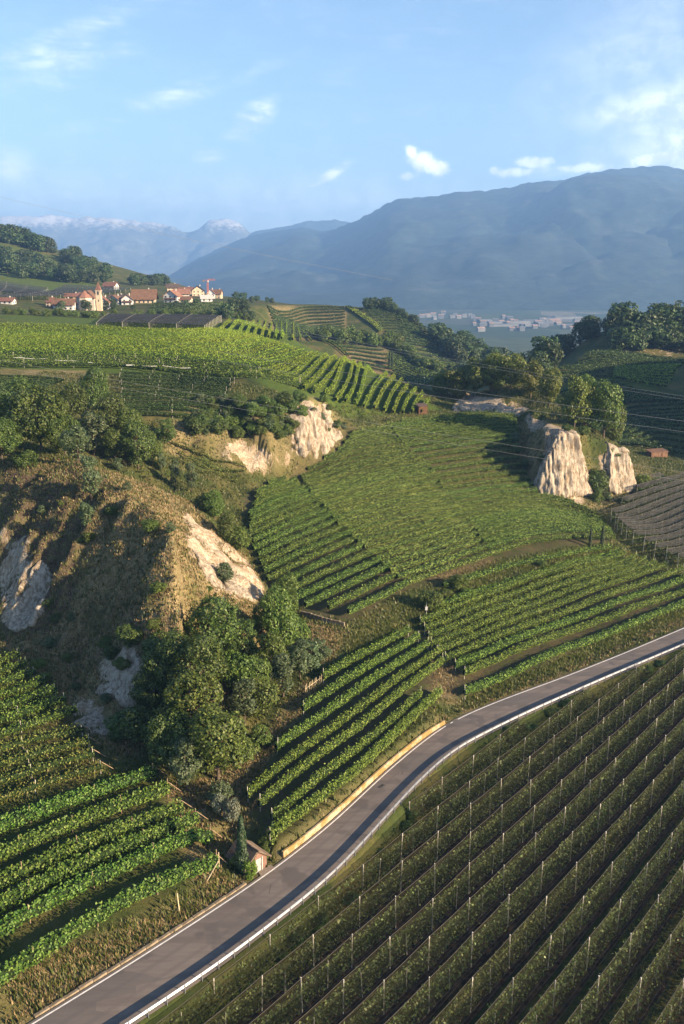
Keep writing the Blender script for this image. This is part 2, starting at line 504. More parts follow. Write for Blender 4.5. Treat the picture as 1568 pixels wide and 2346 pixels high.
def bluff(h, foot, top, x, y, wob):
    d, par = nearest(np.array([f[:2] for f in foot] + [foot[0][:2]]), x, y)
    ins = inside(foot, x, y)
    d = np.where(ins, np.abs(d), 0)
    cum = np.r_[0, np.cumsum(np.linalg.norm(np.diff(np.array([f[:2] for f in foot] + [foot[0][:2]]), axis=0), axis=1))]
    s_ = np.interp(par, np.arange(len(cum)), cum)
    rill = (.30 - np.abs(fbm(s_ / 8.0, d / 45, 3)) * 2.4) * 4.2 + (.2 - np.abs(fbm(s_ / 2.6 + 9, d / 22, 2)) * 1.6) * 1.5
    d = np.maximum(0, d + (wob + rill) * np.minimum(d, 6) / 6)
    sl = np.interp(par, np.arange(len(foot) + 1), [f[2] for f in foot] + [foot[0][2]])
    lift = top - h
    r = sl * d / np.maximum(lift, .5)
    k = 1 - np.exp(-np.clip(r, 0, 6) ** 1.6 * 1.25)          # steep low, rounding off near the top
    k = np.where(sl > 1.4, np.clip(r, 0, 1), k)
    k = np.where(r > 3, 1, k)
    return np.where(ins & (lift > 0), h + lift * k, h), np.where(ins, k, 0), d, ins

def height(x, y, full=False):
    h = L0(x, y)
    h += np.clip((y - 330) / 200, 0, 1) * fbm(x / 60, y / 60, 4) * 5
    top = L1(x, y) + fbm(x / 25, y / 25, 3) * .8
    gully = fbm(x / 7 + 40, y / 14, 3) * 6.5 + fbm(x / 2.2, y / 3.2, 3) * 2.0
    h, kA, dA, insA = bluff(h, U_FOOT, top, x, y, gully)
    top2 = L2(x, y) + fbm(x / 12, y / 12, 3) * 1.5
    h, kC, dC, insC = bluff(h, C_FOOT, top2, x, y, fbm(x / 3.2, y / 5, 3) * 3.0)
    face = np.maximum(4 * kA * (1 - kA), 4 * kC * (1 - kC))
    near = np.clip((420 - y) / 100, 0, 1)
    h += near * (fbm(x / 2.2, y / 2.2, 3) * .35 + face * (fbm(x / 4, y / 3, 4) * 3.4 + fbm(x / 1.3, y / 1.5, 2) * 1.0))
    # road corridor
    m = (y < 260) & (x < 240) & (y > 30)
    dl, pl = nearest(RL, x[m], y[m]); dr, pr = nearest(RR, x[m], y[m])
    zr = np.interp(pl, np.arange(len(RL)), RL[:, 2])
    hh = h[m]
    yl = np.interp(pl, np.arange(len(RL)), RL[:, 1])
    xl = np.interp(pl, np.arange(len(RL)), RL[:, 0])
    wall = (yl > 87.5) & (yl < 119.5)
    # left of the road
    wl = np.where(wall, .55, 4.5)
    off = np.where(wall, .75, .35)
    tl = sstep((-dl - off) / wl)
    bank = np.where(wall, np.maximum(hh, zr + 1.15), np.where((yl > 83.2) & (yl < 87.6), np.minimum(hh, zr + .1), hh))
    left = (zr - .1) * (1 - tl) + bank * tl
    # right of the road
    tr = np.clip((dr - .55) / 1.5, 0, 1)
    flat = -3.6 + fbm(x[m] / 3, y[m] / 3, 2) * .25
    keep = sstep((y[m] - 165) / 30)
    hh = np.where((dr > .55) & (dr < 120) & (x[m] < 150), flat * (1 - keep) + hh * keep, hh)
    right = (zr - .1) * (1 - tr) + np.minimum(hh, zr - .1) * tr
    hh = np.where(dl < -off, np.where(-dl < 9, left, hh), np.where(dr > .55, np.where(dr < 9, right, hh), zr - .1))
    h[m] = hh
    if full:
        return h, kA, kC, insA, insC
    return h

def axis(parts):
    out = [parts[0][0]]
    for a, b, s0, s1 in parts:
        x = a
        while x < b - 1e-6:
            f = (x - a) / (b - a)
            x = min(b, x + s0 + (s1 - s0) * f)
            out.append(x)
    return np.array(out)
gx = axis([(-620, -130, 30, 3), (-130, -75, 2.5, .9), (-75, 100, .75, .75), (100, 180, .9, 2.2), (180, 420, 3, 25)])
gy = axis([(25, 60, 3, 1.0), (60, 275, .75, .75), (275, 340, .8, 1.6), (340, 560, 1.8, 3.5), (560, 1400, 4, 25)])
GX, GY = np.meshgrid(gx, gy)
GZ, KA, KC, INA, INC = height(GX, GY, True)
GZ = np.maximum(GZ, -118.0)

def ground(x, y):
    """height of the terrain sheet"""
    x = np.atleast_1d(np.asarray(x, float)); y = np.atleast_1d(np.asarray(y, float))
    i = np.clip(np.searchsorted(gx, x) - 1, 0, len(gx) - 2)
    j = np.clip(np.searchsorted(gy, y) - 1, 0, len(gy) - 2)
    fx = np.clip((x - gx[i]) / (gx[i + 1] - gx[i]), 0, 1); fy = np.clip((y - gy[j]) / (gy[j + 1] - gy[j]), 0, 1)
    return (GZ[j, i] * (1 - fx) + GZ[j, i + 1] * fx) * (1 - fy) + (GZ[j + 1, i] * (1 - fx) + GZ[j + 1, i + 1] * fx) * fy
def gz(x, y):
    return float(ground(x, y)[0])

def survey(px, py, ymin=0.0, lift=0.0):
    """where the line of sight through a photo point meets the terrain (beyond ymin)"""
    r = ray(px, py)
    s = np.concatenate([np.arange(50, 400, .25), np.arange(400, 1600, 1.0)])
    x, y, z = r[0] * s, r[1] * s, CAM_Z + r[2] * s
    under = z < ground(x, y) + lift
    cross = under & ~np.r_[False, under[:-1]] & (y > ymin)
    if not cross.any():
        return None
    k = int(np.argmax(cross))
    return np.array([x[k], y[k], gz(x[k], y[k])])

PXg, PYg = project(GX, GY, GZ)
def paint_mask(poly, y0=0, y1=1e9, soft=1.2):
    return inside(poly, PXg, PYg) & (GY > y0) & (GY < y1)

ATT = {k: np.zeros(GX.shape) for k in ('sand', 'dry', 'soil', 'lush', 'shale')}
def paint(att, poly, v, y0=0, y1=1e9):
    m = paint_mask(poly, y0, y1)
    ATT[att][m] = v
def blur(a, it=1):
    for _ in range(it):
        b = a.copy()
        b[1:-1, 1:-1] = (a[1:-1, 1:-1] * 2 + a[:-2, 1:-1] + a[2:, 1:-1] + a[1:-1, :-2] + a[1:-1, 2:]) / 6
        a = b
    return a

# the big eroded knoll at the left: dry grass with bare sand showing
paint('dry', [(0, 1040), (200, 1060), (330, 1110), (420, 1130), (480, 1200), (560, 1270), (610, 1350), (640, 1480), (560, 1560), (480, 1640), (400, 1700), (280, 1740), (150, 1640), (0, 1480)], .9, 95, 190)
paint('dry', [(380, 1800), (470, 1790), (560, 1740), (700, 1560), (745, 1560), (650, 1680), (590, 1780), (560, 1880), (500, 2000), (560, 2060), (480, 2100), (440, 1990), (390, 1880)], .95, 80, 140)
paint('dry', [(430, 930), (770, 905), (790, 985), (700, 1070), (560, 1085), (430, 1010)], .62, 215, 275)
paint('dry', [(370, 960), (440, 970), (430, 1050), (380, 1040)], .85, 170, 250)
paint('dry', [(1180, 970), (1300, 960), (1345, 1165), (1240, 1140), (1190, 1080)], .8, 225, 320)
paint('dry', [(1340, 1090), (1480, 1060), (1510, 1110), (1390, 1180), (1340, 1160)], .8, 225, 300)
paint('dry', [(0, 2240), (480, 2040), (640, 1990), (480, 2110), (75, 2360), (0, 2420)], .75, 55, 100)
paint('dry', [(620, 1960), (800, 1820), (1025, 1630), (1040, 1660), (960, 1730), (760, 1900), (640, 2000)], .65, 80, 130)
paint('dry', [(1040, 1660), (1300, 1545), (1568, 1430), (1568, 1410), (1300, 1530), (1060, 1620)], .7, 100, 200)
paint('dry', [(985, 1330), (1130, 1280), (1140, 1290), (990, 1345)], .8)
paint('dry', [(990, 1500), (1040, 1520), (1040, 1620), (980, 1590)], .7)
paint('dry', [(690, 1420), (790, 1450), (760, 1520), (700, 1520)], .8)
paint('dry', [(0, 845), (220, 850), (220, 866), (0, 868)], .8, 240, 330)
paint('soil', [(0, 1040), (200, 1060), (270, 1100), (200, 1230), (170, 1380), (110, 1460), (0, 1470)], 1.0, 95, 200)  # soil tone also puts the shade of the left flank into the colour
ATT['dry'][paint_mask([(0, 1040), (200, 1060), (270, 1100), (200, 1230), (170, 1380), (110, 1460), (0, 1470)], 95, 200)] = .45
paint('soil', [(250, 1350), (420, 1420), (380, 1560), (200, 1520), (90, 1500)], .5, 95, 200)
for poly, v, y0, y1 in [([(420, 1165), (455, 1180), (520, 1230), (570, 1290), (605, 1350), (590, 1380), (540, 1370), (480, 1340), (430, 1260)], .95, 95, 175),
                ([(0, 1200), (60, 1215), (75, 1290), (50, 1370), (90, 1440), (60, 1450), (0, 1420)], 1.0, 95, 200),
                ([(215, 1510), (300, 1500), (350, 1590), (330, 1640), (270, 1600), (230, 1560)], .9, 95, 175),
                ([(165, 1590), (215, 1600), (260, 1680), (210, 1660), (160, 1640)], .85, 95, 175),
                ([(690, 915), (735, 925), (768, 990), (700, 1040), (672, 1030), (668, 950)], 1.0, 225, 275),
                ([(480, 1012), (560, 1010), (640, 1040), (690, 1035), (660, 1070), (575, 1085), (510, 1055)], .75, 215, 262),
                ([(1040, 930), (1065, 902), (1130, 912), (1200, 925), (1220, 950), (1160, 945), (1040, 945)], .9, 285, 330),
                ([(1225, 1150), (1235, 1060), (1265, 985), (1310, 990), (1325, 1080), (1338, 1165), (1280, 1150)], .95, 225, 290),
                ([(1200, 950), (1300, 985), (1290, 1010), (1210, 985)], .8, 235, 310),
                ([(1372, 1035), (1415, 1030), (1450, 1040), (1445, 1100), (1375, 1105)], .95, 240, 290),
                ([(1390, 797), (1568, 795), (1568, 826), (1480, 812), (1390, 808)], .36, 440, 520)]:
    paint('sand', poly, v, y0, y1)
ATT['sand'] *= np.clip(1.05 + 2.2 * fbm(GX / 4.2, GY / 3.4, 3), 0, 1.3)
face = np.maximum(4 * KA * (1 - KA), 4 * KC * (1 - KC))
ATT['shale'] = np.clip(face, 0, 1) * (GY < 330)
paint('dry', [(612, 700), (795, 704), (795, 780), (630, 778)], .8, 560, 800)
paint('dry', [(765, 795), (885, 800), (915, 868), (830, 850)], .9, 480, 700)
paint('soil', [(765, 795), (885, 800), (915, 868), (830, 850)], .6, 480, 700)
paint('lush', [(0, 720), (480, 740), (720, 740), (1010, 940), (760, 960), (560, 860), (0, 850)], .8, 250, 560)
paint('lush', [(-20, 555), (60, 570), (120, 590), (210, 645), (280, 665), (100, 690), (-20, 650)], .7, 650, 1200)
paint('lush', [(1250, 890), (1430, 850), (1560, 850), (1500, 900)], .5, 350, 520)  # lighter ground puts the sunlit patch of the right slope into the colour
for poly in [[(545, 1140), (665, 1090), (770, 985), (880, 970), (1190, 950), (1190, 1080), (1330, 1165), (1410, 1240), (1130, 1285), (920, 1360), (800, 1425), (690, 1405)], [(742, 1560), (940, 1455), (1440, 1275), (1568, 1330), (1568, 1385), (1062, 1605), (1010, 1600), (620, 1950), (560, 1850)]]:
    paint('soil', poly, .75, 90, 310)
for k in ATT:
    ATT[k] = blur(ATT[k], 2 if k != 'shale' else 1)

def terrain_material():
    m, t, b = principled('terrain_grass_and_sand', .95, .1)
    pos = t.n('NewGeometry').outputs['Position']
    n1 = t.noise(pos, .11, 5, .6)
    n2 = t.noise(pos, .9, 5, .65)
    n3 = t.noise(pos, 4.5, 4, .65)
    green = t.mix(n2, (.022, .036, .011), (.062, .078, .022))
    green = t.mix(t.ramp(n1, .42, .68), green, (.095, .085, .032))
    lush = t.mix(n2, (.04, .075, .012), (.09, .13, .022))
    c = t.mix(t.attr('lush'), green, lush)
    dry = t.mix(t.ramp(n3, .32, .68), (.105, .078, .040), (.33, .255, .14))
    dry = t.mix(t.ramp(n2, .5, .72), dry, (.085, .085, .026))
    dry = t.mix(t.m('MULTIPLY', t.ramp(n1, .5, .66), .75), dry, (.075, .078, .024))
    fd = t.m('MULTIPLY', t.attr('dry'), t.ramp(t.m('ADD', t.m('MULTIPLY', n2, .75), t.m('MULTIPLY', n1, .45)), .30, .62))
    c = t.mix(fd, c, dry)
    soil = t.mix(t.ramp(n3, .3, .7), (.030, .022, .016), (.10, .075, .052))
    c = t.mix(t.m('MULTIPLY', t.attr('soil'), t.ramp(n2, .35, .6)), c, soil)
    # bare sand: streaked down the face (noise stretched along z)
    mp = t.n('Mapping'); t.L.new(pos, mp.inputs[0]); mp.inputs['Scale'].default_value = (1.0, 1.0, .22)
    st = t.noise(mp.outputs[0], .75, 6, .68, .6)
    st2 = t.noise(mp.outputs[0], 2.6, 5, .65, .3)
    sand = t.mix(t.ramp(st2, .34, .66), (.22, .165, .11), (.47, .41, .325))
    sand = t.mix(t.ramp(st, .48, .66), sand, (.24, .18, .115))
    sand = t.mix(t.m('MULTIPLY', t.ramp(n2, .52, .7), .7), sand, (.16, .105, .06))
    big = t.noise(pos, .16, 4, .65, .8)
    fs = t.ramp(t.m('ADD', t.attr('sand'), t.m('ADD', t.m('MULTIPLY_ADD', st, 1.7, -.85), t.m('MULTIPLY_ADD', big, 1.5, -.75))), .40, .66)
    c = t.mix(fs, c, sand)
    t.L.new(c, b.inputs['Base Color'])
    bp = t.n('Bump'); bp.inputs['Strength'].default_value = .6; bp.inputs['Distance'].default_value = .35
    t.L.new(t.m('ADD', n3, t.m('MULTIPLY', st2, t.m('MULTIPLY', fs, 1.6))), bp.inputs['Height'])
    t.L.new(bp.outputs[0], b.inputs['Normal'])
    return m

def build_terrain():
    ny, nx = GX.shape
    v = np.c_[GX.ravel(), GY.ravel(), GZ.ravel()]
    idx = np.arange(ny * nx).reshape(ny, nx)
    f = np.stack([idx[:-1, :-1], idx[:-1, 1:], idx[1:, 1:], idx[1:, :-1]], -1).reshape(-1, 4)
    me = np_mesh('terrain', v, f, terrain_material(), smooth=True)
    for k, a in ATT.items():
        at = me.attributes.new(k, 'FLOAT', 'POINT')
        at.data.foreach_set('value', a.ravel().astype(np.float32))
    tag(mobj('terrain', me), kind='structure')
build_terrain()


# ------------------------------------------------------------------ bare earth cliffs: finely fluted faces laid on the steep parts of the bluffs
def cliff_material():
    m, t, b = principled('pale_moraine_earth', .95, .1)
    pos = t.n('NewGeometry').outputs['Position']
    mp = t.n('Mapping'); t.L.new(pos, mp.inputs[0]); mp.inputs['Scale'].default_value = (1.0, 1.0, .16)
    st = t.noise(mp.outputs[0], 1.5, 6, .68, .4)
    n2 = t.noise(pos, .55, 5, .6, .5)
    n3 = t.noise(pos, 3.2, 5, .7)
    c = t.mix(t.ramp(st, .34, .62), (.15, .115, .08), (.37, .33, .27))
    c = t.mix(t.m('MULTIPLY', t.ramp(n3, .52, .66), .8), c, (.14, .10, .065))
    c = t.mix(t.m('MULTIPLY', t.ramp(n2, .55, .68), .8), c, (.13, .095, .055))
    c = t.mix(t.ramp(t.m('SUBTRACT', t.attr('edge'), t.m('MULTIPLY', n3, .9)), -.12, .10, 1, 0), c, (.10, .078, .036))
    t.L.new(c, b.inputs['Base Color'])
    bp = t.n('Bump'); bp.inputs['Strength'].default_value = .8; bp.inputs['Distance'].default_value = .3
    t.L.new(t.m('ADD', st, t.m('MULTIPLY', n3, .6)), bp.inputs['Height']); t.L.new(bp.outputs[0], b.inputs['Normal'])
    return m
M_CLIFF = cliff_material()
def cliff_patch(foot, S, s0=-.6, amp=1.0, seed=0.0):
    F = smooth_line([(x, y, 0) for x, y in foot], .28, 40)[:, :2]
    g = unit(np.gradient(F, axis=0)); inn = np.c_[-g[:, 1], g[:, 0]]      # left of travel = uphill
    ss = np.arange(s0, S, .16)
    U, Sv = np.meshgrid(np.arange(len(F)) * .28, ss, indexing='ij')
    X = F[:, 0][:, None] + inn[:, 0][:, None] * ss; Yc = F[:, 1][:, None] + inn[:, 1][:, None] * ss
    Zc = ground(X.ravel(), Yc.ravel()).reshape(X.shape)
    slope = np.clip(np.gradient(Zc, .16, axis=1), 0, 4)
    eu = np.minimum(U, U.max() - U) / 2.2; es = np.minimum((Sv - s0) / .9, (S - Sv) / 1.1)
    edge = np.clip(np.minimum(eu, es) + fbm(U / 1.9 + seed, Zc / 2.6, 3) * 2.2, 0, 1)
    fl = 1 - np.abs(fbm(U / 2.1 + seed, Zc / 9 + seed, 3)) * 4.2
    fl2 = 1 - np.abs(fbm(U / .8 + seed * 2, Zc / 4, 2)) * 3.5
    disp = amp * (.15 + .85 * fl + .35 * fl2 + .9 * fbm(U / 1.1, Zc / 1.0 + seed, 4))
    disp = disp * sstep(edge * 1.2) - .45 * (1 - sstep(edge * 1.6))
    nh = slope / np.sqrt(1 + slope ** 2); nv = 1 / np.sqrt(1 + slope ** 2)
    V_ = np.stack([X - inn[:, 0][:, None] * nh * disp, Yc - inn[:, 1][:, None] * nh * disp, Zc + nv * disp * .6], -1)
    a, b = X.shape
    ii = np.arange(a * b).reshape(a, b)
    ff = np.stack([ii[:-1, :-1], ii[1:, :-1], ii[1:, 1:], ii[:-1, 1:]], -1).reshape(-1, 4)
    me = np_mesh('cliff', V_.reshape(-1, 3), ff, M_CLIFF)
    at_ = me.attributes.new('edge', 'FLOAT', 'POINT'); at_.data.foreach_set('value', edge.ravel().astype(np.float32))
    tag(mobj('cliff', me), kind='structure')
cliff_patch([(-12.5, 239.5), (-8, 243), (-2, 250), (1.5, 258)], 7.0, s0=.7, amp=1.0, seed=3.0)
cliff_patch([(53.5, 245), (55, 239.5), (59, 238.5), (65, 241.5), (70.5, 246), (72, 249)], 7.5, amp=1.0, seed=8.0)
cliff_patch([(76.5, 251), (79, 251), (87, 257), (90, 262)], 6.5, amp=.9, seed=12.0)
def cliff_here(pts, S, amp, seed):
    W_ = [survey(*q) for q in pts]
    W_ = [(w[0], w[1]) for w in W_ if w is not None]
    mid_ = len(W_) // 2
    d_ = np.array(W_[-1]) - np.array(W_[0]); l_ = np.array([-d_[1], d_[0]]) / np.linalg.norm(d_)
    c_ = np.array(W_[mid_])
    if gz(*(c_ + l_ * 3)) < gz(*(c_ - l_ * 3)):
        W_ = W_[::-1]
    cliff_patch(W_, S, s0=-.3, amp=amp, seed=seed)
cliff_here([(425, 1235), (462, 1310), (520, 1365), (590, 1390)], 7.5, 1.15, 21.0)
cliff_here([(0, 1430), (40, 1450), (92, 1446)], 9.0, .8, 25.0)
cliff_here([(225, 1585), (280, 1625), (345, 1640)], 5.5, .7, 28.0)
cliff_here([(165, 1655), (215, 1685), (262, 1690)], 4.0, .6, 31.0)
cliff_patch([(37, 303), (44, 301), (52, 298), (58, 290)], 6.0, amp=.7, seed=15.0)

# ------------------------------------------------------------------ valley floor and mountains
def valley_material():
    m, t, b = principled('valley_fields', .95, .1)
    pos = t.n('NewGeometry').outputs['Position']
    mp = t.n('Mapping'); t.L.new(pos, mp.inputs[0]); mp.inputs['Rotation'].default_value = (0, 0, R(18)); mp.inputs['Scale'].default_value = (.0045, .0028, .001)
    vr = t.n('TexVoronoi', distance='CHEBYCHEV'); t.L.new(mp.outputs[0], vr.inputs['Vector']); vr.inputs['Scale'].default_value = 1.0
    sp = t.n('SeparateColor'); t.L.new(vr.outputs['Color'], sp.inputs[0])
    c = t.cramp(sp.outputs[0], [(0, (.03, .05, .02)), (.4, (.045, .065, .03)), (.7, (.07, .085, .035)), (.86, (.06, .06, .045)), (1, (.19, .17, .12))])
    c = t.mix(t.ramp(t.noise(pos, .02, 4), .4, .7), c, (.035, .05, .022))
    t.L.new(c, b.inputs['Base Color'])
    return m
VZ = -100.0
v = np.array([(-12000, 300, VZ - 20), (12000, 300, VZ - 20), (12000, 1500, VZ), (-12000, 1500, VZ), (12000, 15400, VZ), (-12000, 15400, VZ), (12000, -4900, VZ - 20), (-12000, -4900, VZ - 20)], float)
tag(mobj('valley_floor', np_mesh('valley_floor', v, np.array([(0, 1, 2, 3), (3, 2, 4, 5), (7, 6, 1, 0)]), valley_material())), kind='structure')

def mountain_material(name, forest, rock, snow=False):
    m, t, b = principled(name, .95, .05)
    g = t.n('NewGeometry')
    pos = g.outputs['Position']
    n1 = t.noise(pos, .0045, 6, .6)
    n2 = t.noise(pos, .02, 6, .65)
    c = t.mix(t.ramp(n2, .35, .65), forest, tuple(x * 1.9 for x in forest))
    c = t.mix(t.m('MULTIPLY', t.ramp(n1, .56, .68), .8), c, tuple(x * 2.6 for x in forest))
    mp = t.n('Mapping'); t.L.new(pos, mp.inputs[0]); mp.inputs['Scale'].default_value = (1, 1, .35)
    rk = t.ramp(t.noise(mp.outputs[0], .006, 6, .65, .5), .56, .66)
    sx = t.n('SeparateXYZ'); t.L.new(g.outputs['Normal'], sx.inputs[0])
    rk = t.m('MULTIPLY', rk, t.ramp(sx.outputs[2], .55, .85, 1, .15))
    c = t.mix(rk, c, rock)
    if snow:
        sz = t.n('SeparateXYZ'); t.L.new(pos, sz.inputs[0])
        f = t.ramp(t.m('ADD', sz.outputs[2], t.m('MULTIPLY', n2, 500)), 830, 1000)
        c = t.mix(f, c, (.42, .43, .45))
    t.L.new(c, b.inputs['Base Color'])
    return m

def mountain(name, sil, Yr, Yf, mat, seed, rough, label=None, depth=1.0, zf=VZ - 5, nrow=60, step=9, jag=0):
    """a massif: the surveyed skyline stands at distance Yr, its foot at Yf, the far side falls away again"""
    px = np.arange(sil[0][0], sil[-1][0] + 1, step)
    py = np.interp(px, [s[0] for s in sil], [s[1] for s in sil])
    rows = []
    T = np.concatenate([np.linspace(0, 1, nrow), np.linspace(1.08, 1.7, 9)])
    yr = Yr if callable(Yr) else (lambda p: Yr)
    for t_ in T:
        row = []
        for p, q in zip(px, py):
            Yp = yr(p)
            top = at_y(p, q, Yp)
            fx_, fy_ = top[0], top[1]
            k = fy_ / Yp
            if t_ <= 1:
                y = Yf + (Yp - Yf) * t_
                x = top[0] * (.55 * y / Yp + .45)
                prof = t_ ** .85
                z = zf + (top[2] - zf) * prof
            else:
                y = Yp + (Yp - Yf) * (t_ - 1)
                x = top[0]
                z = top[2] - (top[2] - zf) * (t_ - 1) / .7
            row.append((x, y, z))
        rows.append(row)
    A = np.array(rows)
    X, Yy = A[..., 0], A[..., 1]
    amp = np.sin(np.pi * np.clip(T, 0, 1) ** .9)[:, None]
    nz = np.abs(fbm(X / rough + seed, Yy / rough * .7, 5)) * 2 - .35
    H = (A[..., 2].max() - zf)
    A[..., 2] += amp * nz * H * .27 + amp * fbm(X / (rough * .22), Yy / (rough * .3) + seed, 4) * H * .10
    if jag:
        wj = np.exp(-((T - 1) / .12) ** 2)[:, None]
        A[..., 2] += wj * fbm(X / jag, Yy / jag + seed, 5) * jag * .55
    A[..., 2] = np.maximum(A[..., 2], zf - 8)
    ny, nx = X.shape
    idx = np.arange(ny * nx).reshape(ny, nx)
    f = np.stack([idx[:-1, :-1], idx[:-1, 1:], idx[1:, 1:], idx[1:, :-1]], -1).reshape(-1, 4)
    tag(mobj(name, np_mesh(name, A.reshape(-1, 3), f, mat, smooth=True)), kind='structure')

MT1 = mountain_material('forested_mountain', (.018, .026, .021), (.20, .19, .18))
MT2 = mountain_material('high_alps', (.07, .075, .06), (.26, .25, .24), True)
SIL_MAIN = [(330, 720), (360, 690), (392, 645), (420, 615), (450, 595), (500, 570), (560, 545), (620, 530), (690, 522), (750, 530), (815, 508), (850, 488), (880, 468), (920, 454), (980, 452), (1050, 441), (1110, 438), (1160, 431), (1230, 417), (1295, 411), (1330, 402), (1390, 390), (1450, 384), (1520, 379), (1568, 388), (1660, 392), (1800, 396), (2100, 400), (2400, 405)]
mountain('mountain_range', SIL_MAIN, lambda p: 9600 - 2600 * sstep(np.array((p - 380) / 700.0)), 4100, MT1, 3.1, 1200, jag=60)
mountain('mountain_shoulder', [(960, 700), (1060, 600), (1150, 520), (1240, 450), (1290, 418), (1340, 404), (1400, 400), (1500, 405), (1600, 430), (1800, 440), (2200, 440)], 6300, 4050, MT1, 9.7, 900, jag=50)
mountain('mountain_back_ridge', [(380, 640), (480, 590), (560, 545), (590, 528), (640, 522), (700, 508), (760, 503), (800, 508), (860, 540), (950, 600)], 10800, 8600, MT1, 5.5, 1100, jag=70)
mountain('high_mountains', [(-700, 470), (-300, 480), (0, 490), (60, 496), (110, 494), (160, 502), (215, 506), (260, 503), (310, 512), (350, 516), (400, 520), (430, 530), (450, 522), (475, 514), (520, 514), (545, 520), (570, 540), (640, 580), (760, 620)], 12600, 10200, MT2, 1.7, 1500, jag=420, step=4)

# ================================================================== PLANT KIT

def leaf_quads(C, N, size, r=rng, asp=.62, lean=.55):
    """one bent-free leaf (four corners) per centre, facing roughly along N"""
    n = len(C)
    N = unit(N + r.normal(0, lean, (n, 3)))
    t_ = unit(np.cross(N, r.normal(0, 1, (n, 3))))
    b = np.cross(N, t_)
    s = (np.asarray(size) * r.uniform(.65, 1.3, n))[:, None] * .5
    v = np.stack([C - t_ * s, C + b * s * asp + t_ * s * .15, C + t_ * s, C - b * s * asp + t_ * s * .15], 1).reshape(-1, 3)
    f = np.arange(4 * n).reshape(n, 4)
    return v, f

M_VINE_NEAR = leafmat('vine_leaves_deep', (.030, .072, .010), (.085, .165, .022), (.19, .26, .048), .26, .08)
M_VINE_STRIP = leafmat('vine_leaves_mid', (.046, .088, .012), (.125, .205, .025), (.24, .31, .055), .26, .08)
M_VINE_MID = leafmat('vine_leaves_basin', (.042, .080, .012), (.120, .195, .026), (.25, .31, .07), .25, .08)
M_VINE_OLIVE = leafmat('vine_leaves_olive', (.065, .100, .016), (.175, .240, .040), (.30, .34, .09), .25, .06)
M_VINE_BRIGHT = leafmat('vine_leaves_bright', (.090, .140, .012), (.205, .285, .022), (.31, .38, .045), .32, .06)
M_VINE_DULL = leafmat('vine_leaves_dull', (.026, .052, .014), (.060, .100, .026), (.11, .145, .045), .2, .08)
M_VINE_YELLOW = leafmat('vine_leaves_yellowed', (.05, .07, .014), (.105, .13, .025), (.21, .20, .04), .22, .12)
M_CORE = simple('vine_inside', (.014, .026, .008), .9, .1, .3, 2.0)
M_APPLE = leafmat('apple_leaves', (.036, .066, .018), (.095, .145, .038), (.24, .27, .12), .28, .12)
M_TREE = {
    'deep': leafmat('tree_leaves_deep', (.020, .040, .009), (.052, .086, .016), (.11, .145, .032), .2, .2),
    'mid': leafmat('tree_leaves_mid', (.030, .055, .011), (.075, .118, .020), (.145, .185, .038), .22, .2),
    'grey': leafmat('tree_leaves_greygreen', (.030, .052, .022), (.070, .105, .045), (.13, .16, .085), .2, .15),
    'gold': leafmat('tree_leaves_yellow_green', (.045, .062, .010), (.10, .125, .020), (.17, .18, .035), .25, .15),
    'far': leafmat('tree_leaves_far', (.014, .032, .010), (.034, .062, .018), (.06, .09, .028), .12, .3),
    'cypress': leafmat('cypress_needles', (.010, .022, .008), (.022, .044, .014), (.04, .065, .02), .08, .1),
    'olive': leafmat('olive_leaves', (.06, .075, .045), (.13, .15, .10), (.22, .24, .18), .15, .1),
    'bright': leafmat('bush_leaves_bright', (.05, .09, .010), (.11, .17, .018), (.17, .23, .03), .25, .1),
}
M_BARK = simple('bark', (.085, .066, .05), .9, .1, .35, 6, bump=.4)
M_WOODPOST = simple('weathered_post_wood', (.26, .19, .13), .85, .15, .3, 5)
M_GREYPOST = simple('concrete_post', (.42, .40, .36), .85, .2, .2, 4)
M_CONE = None

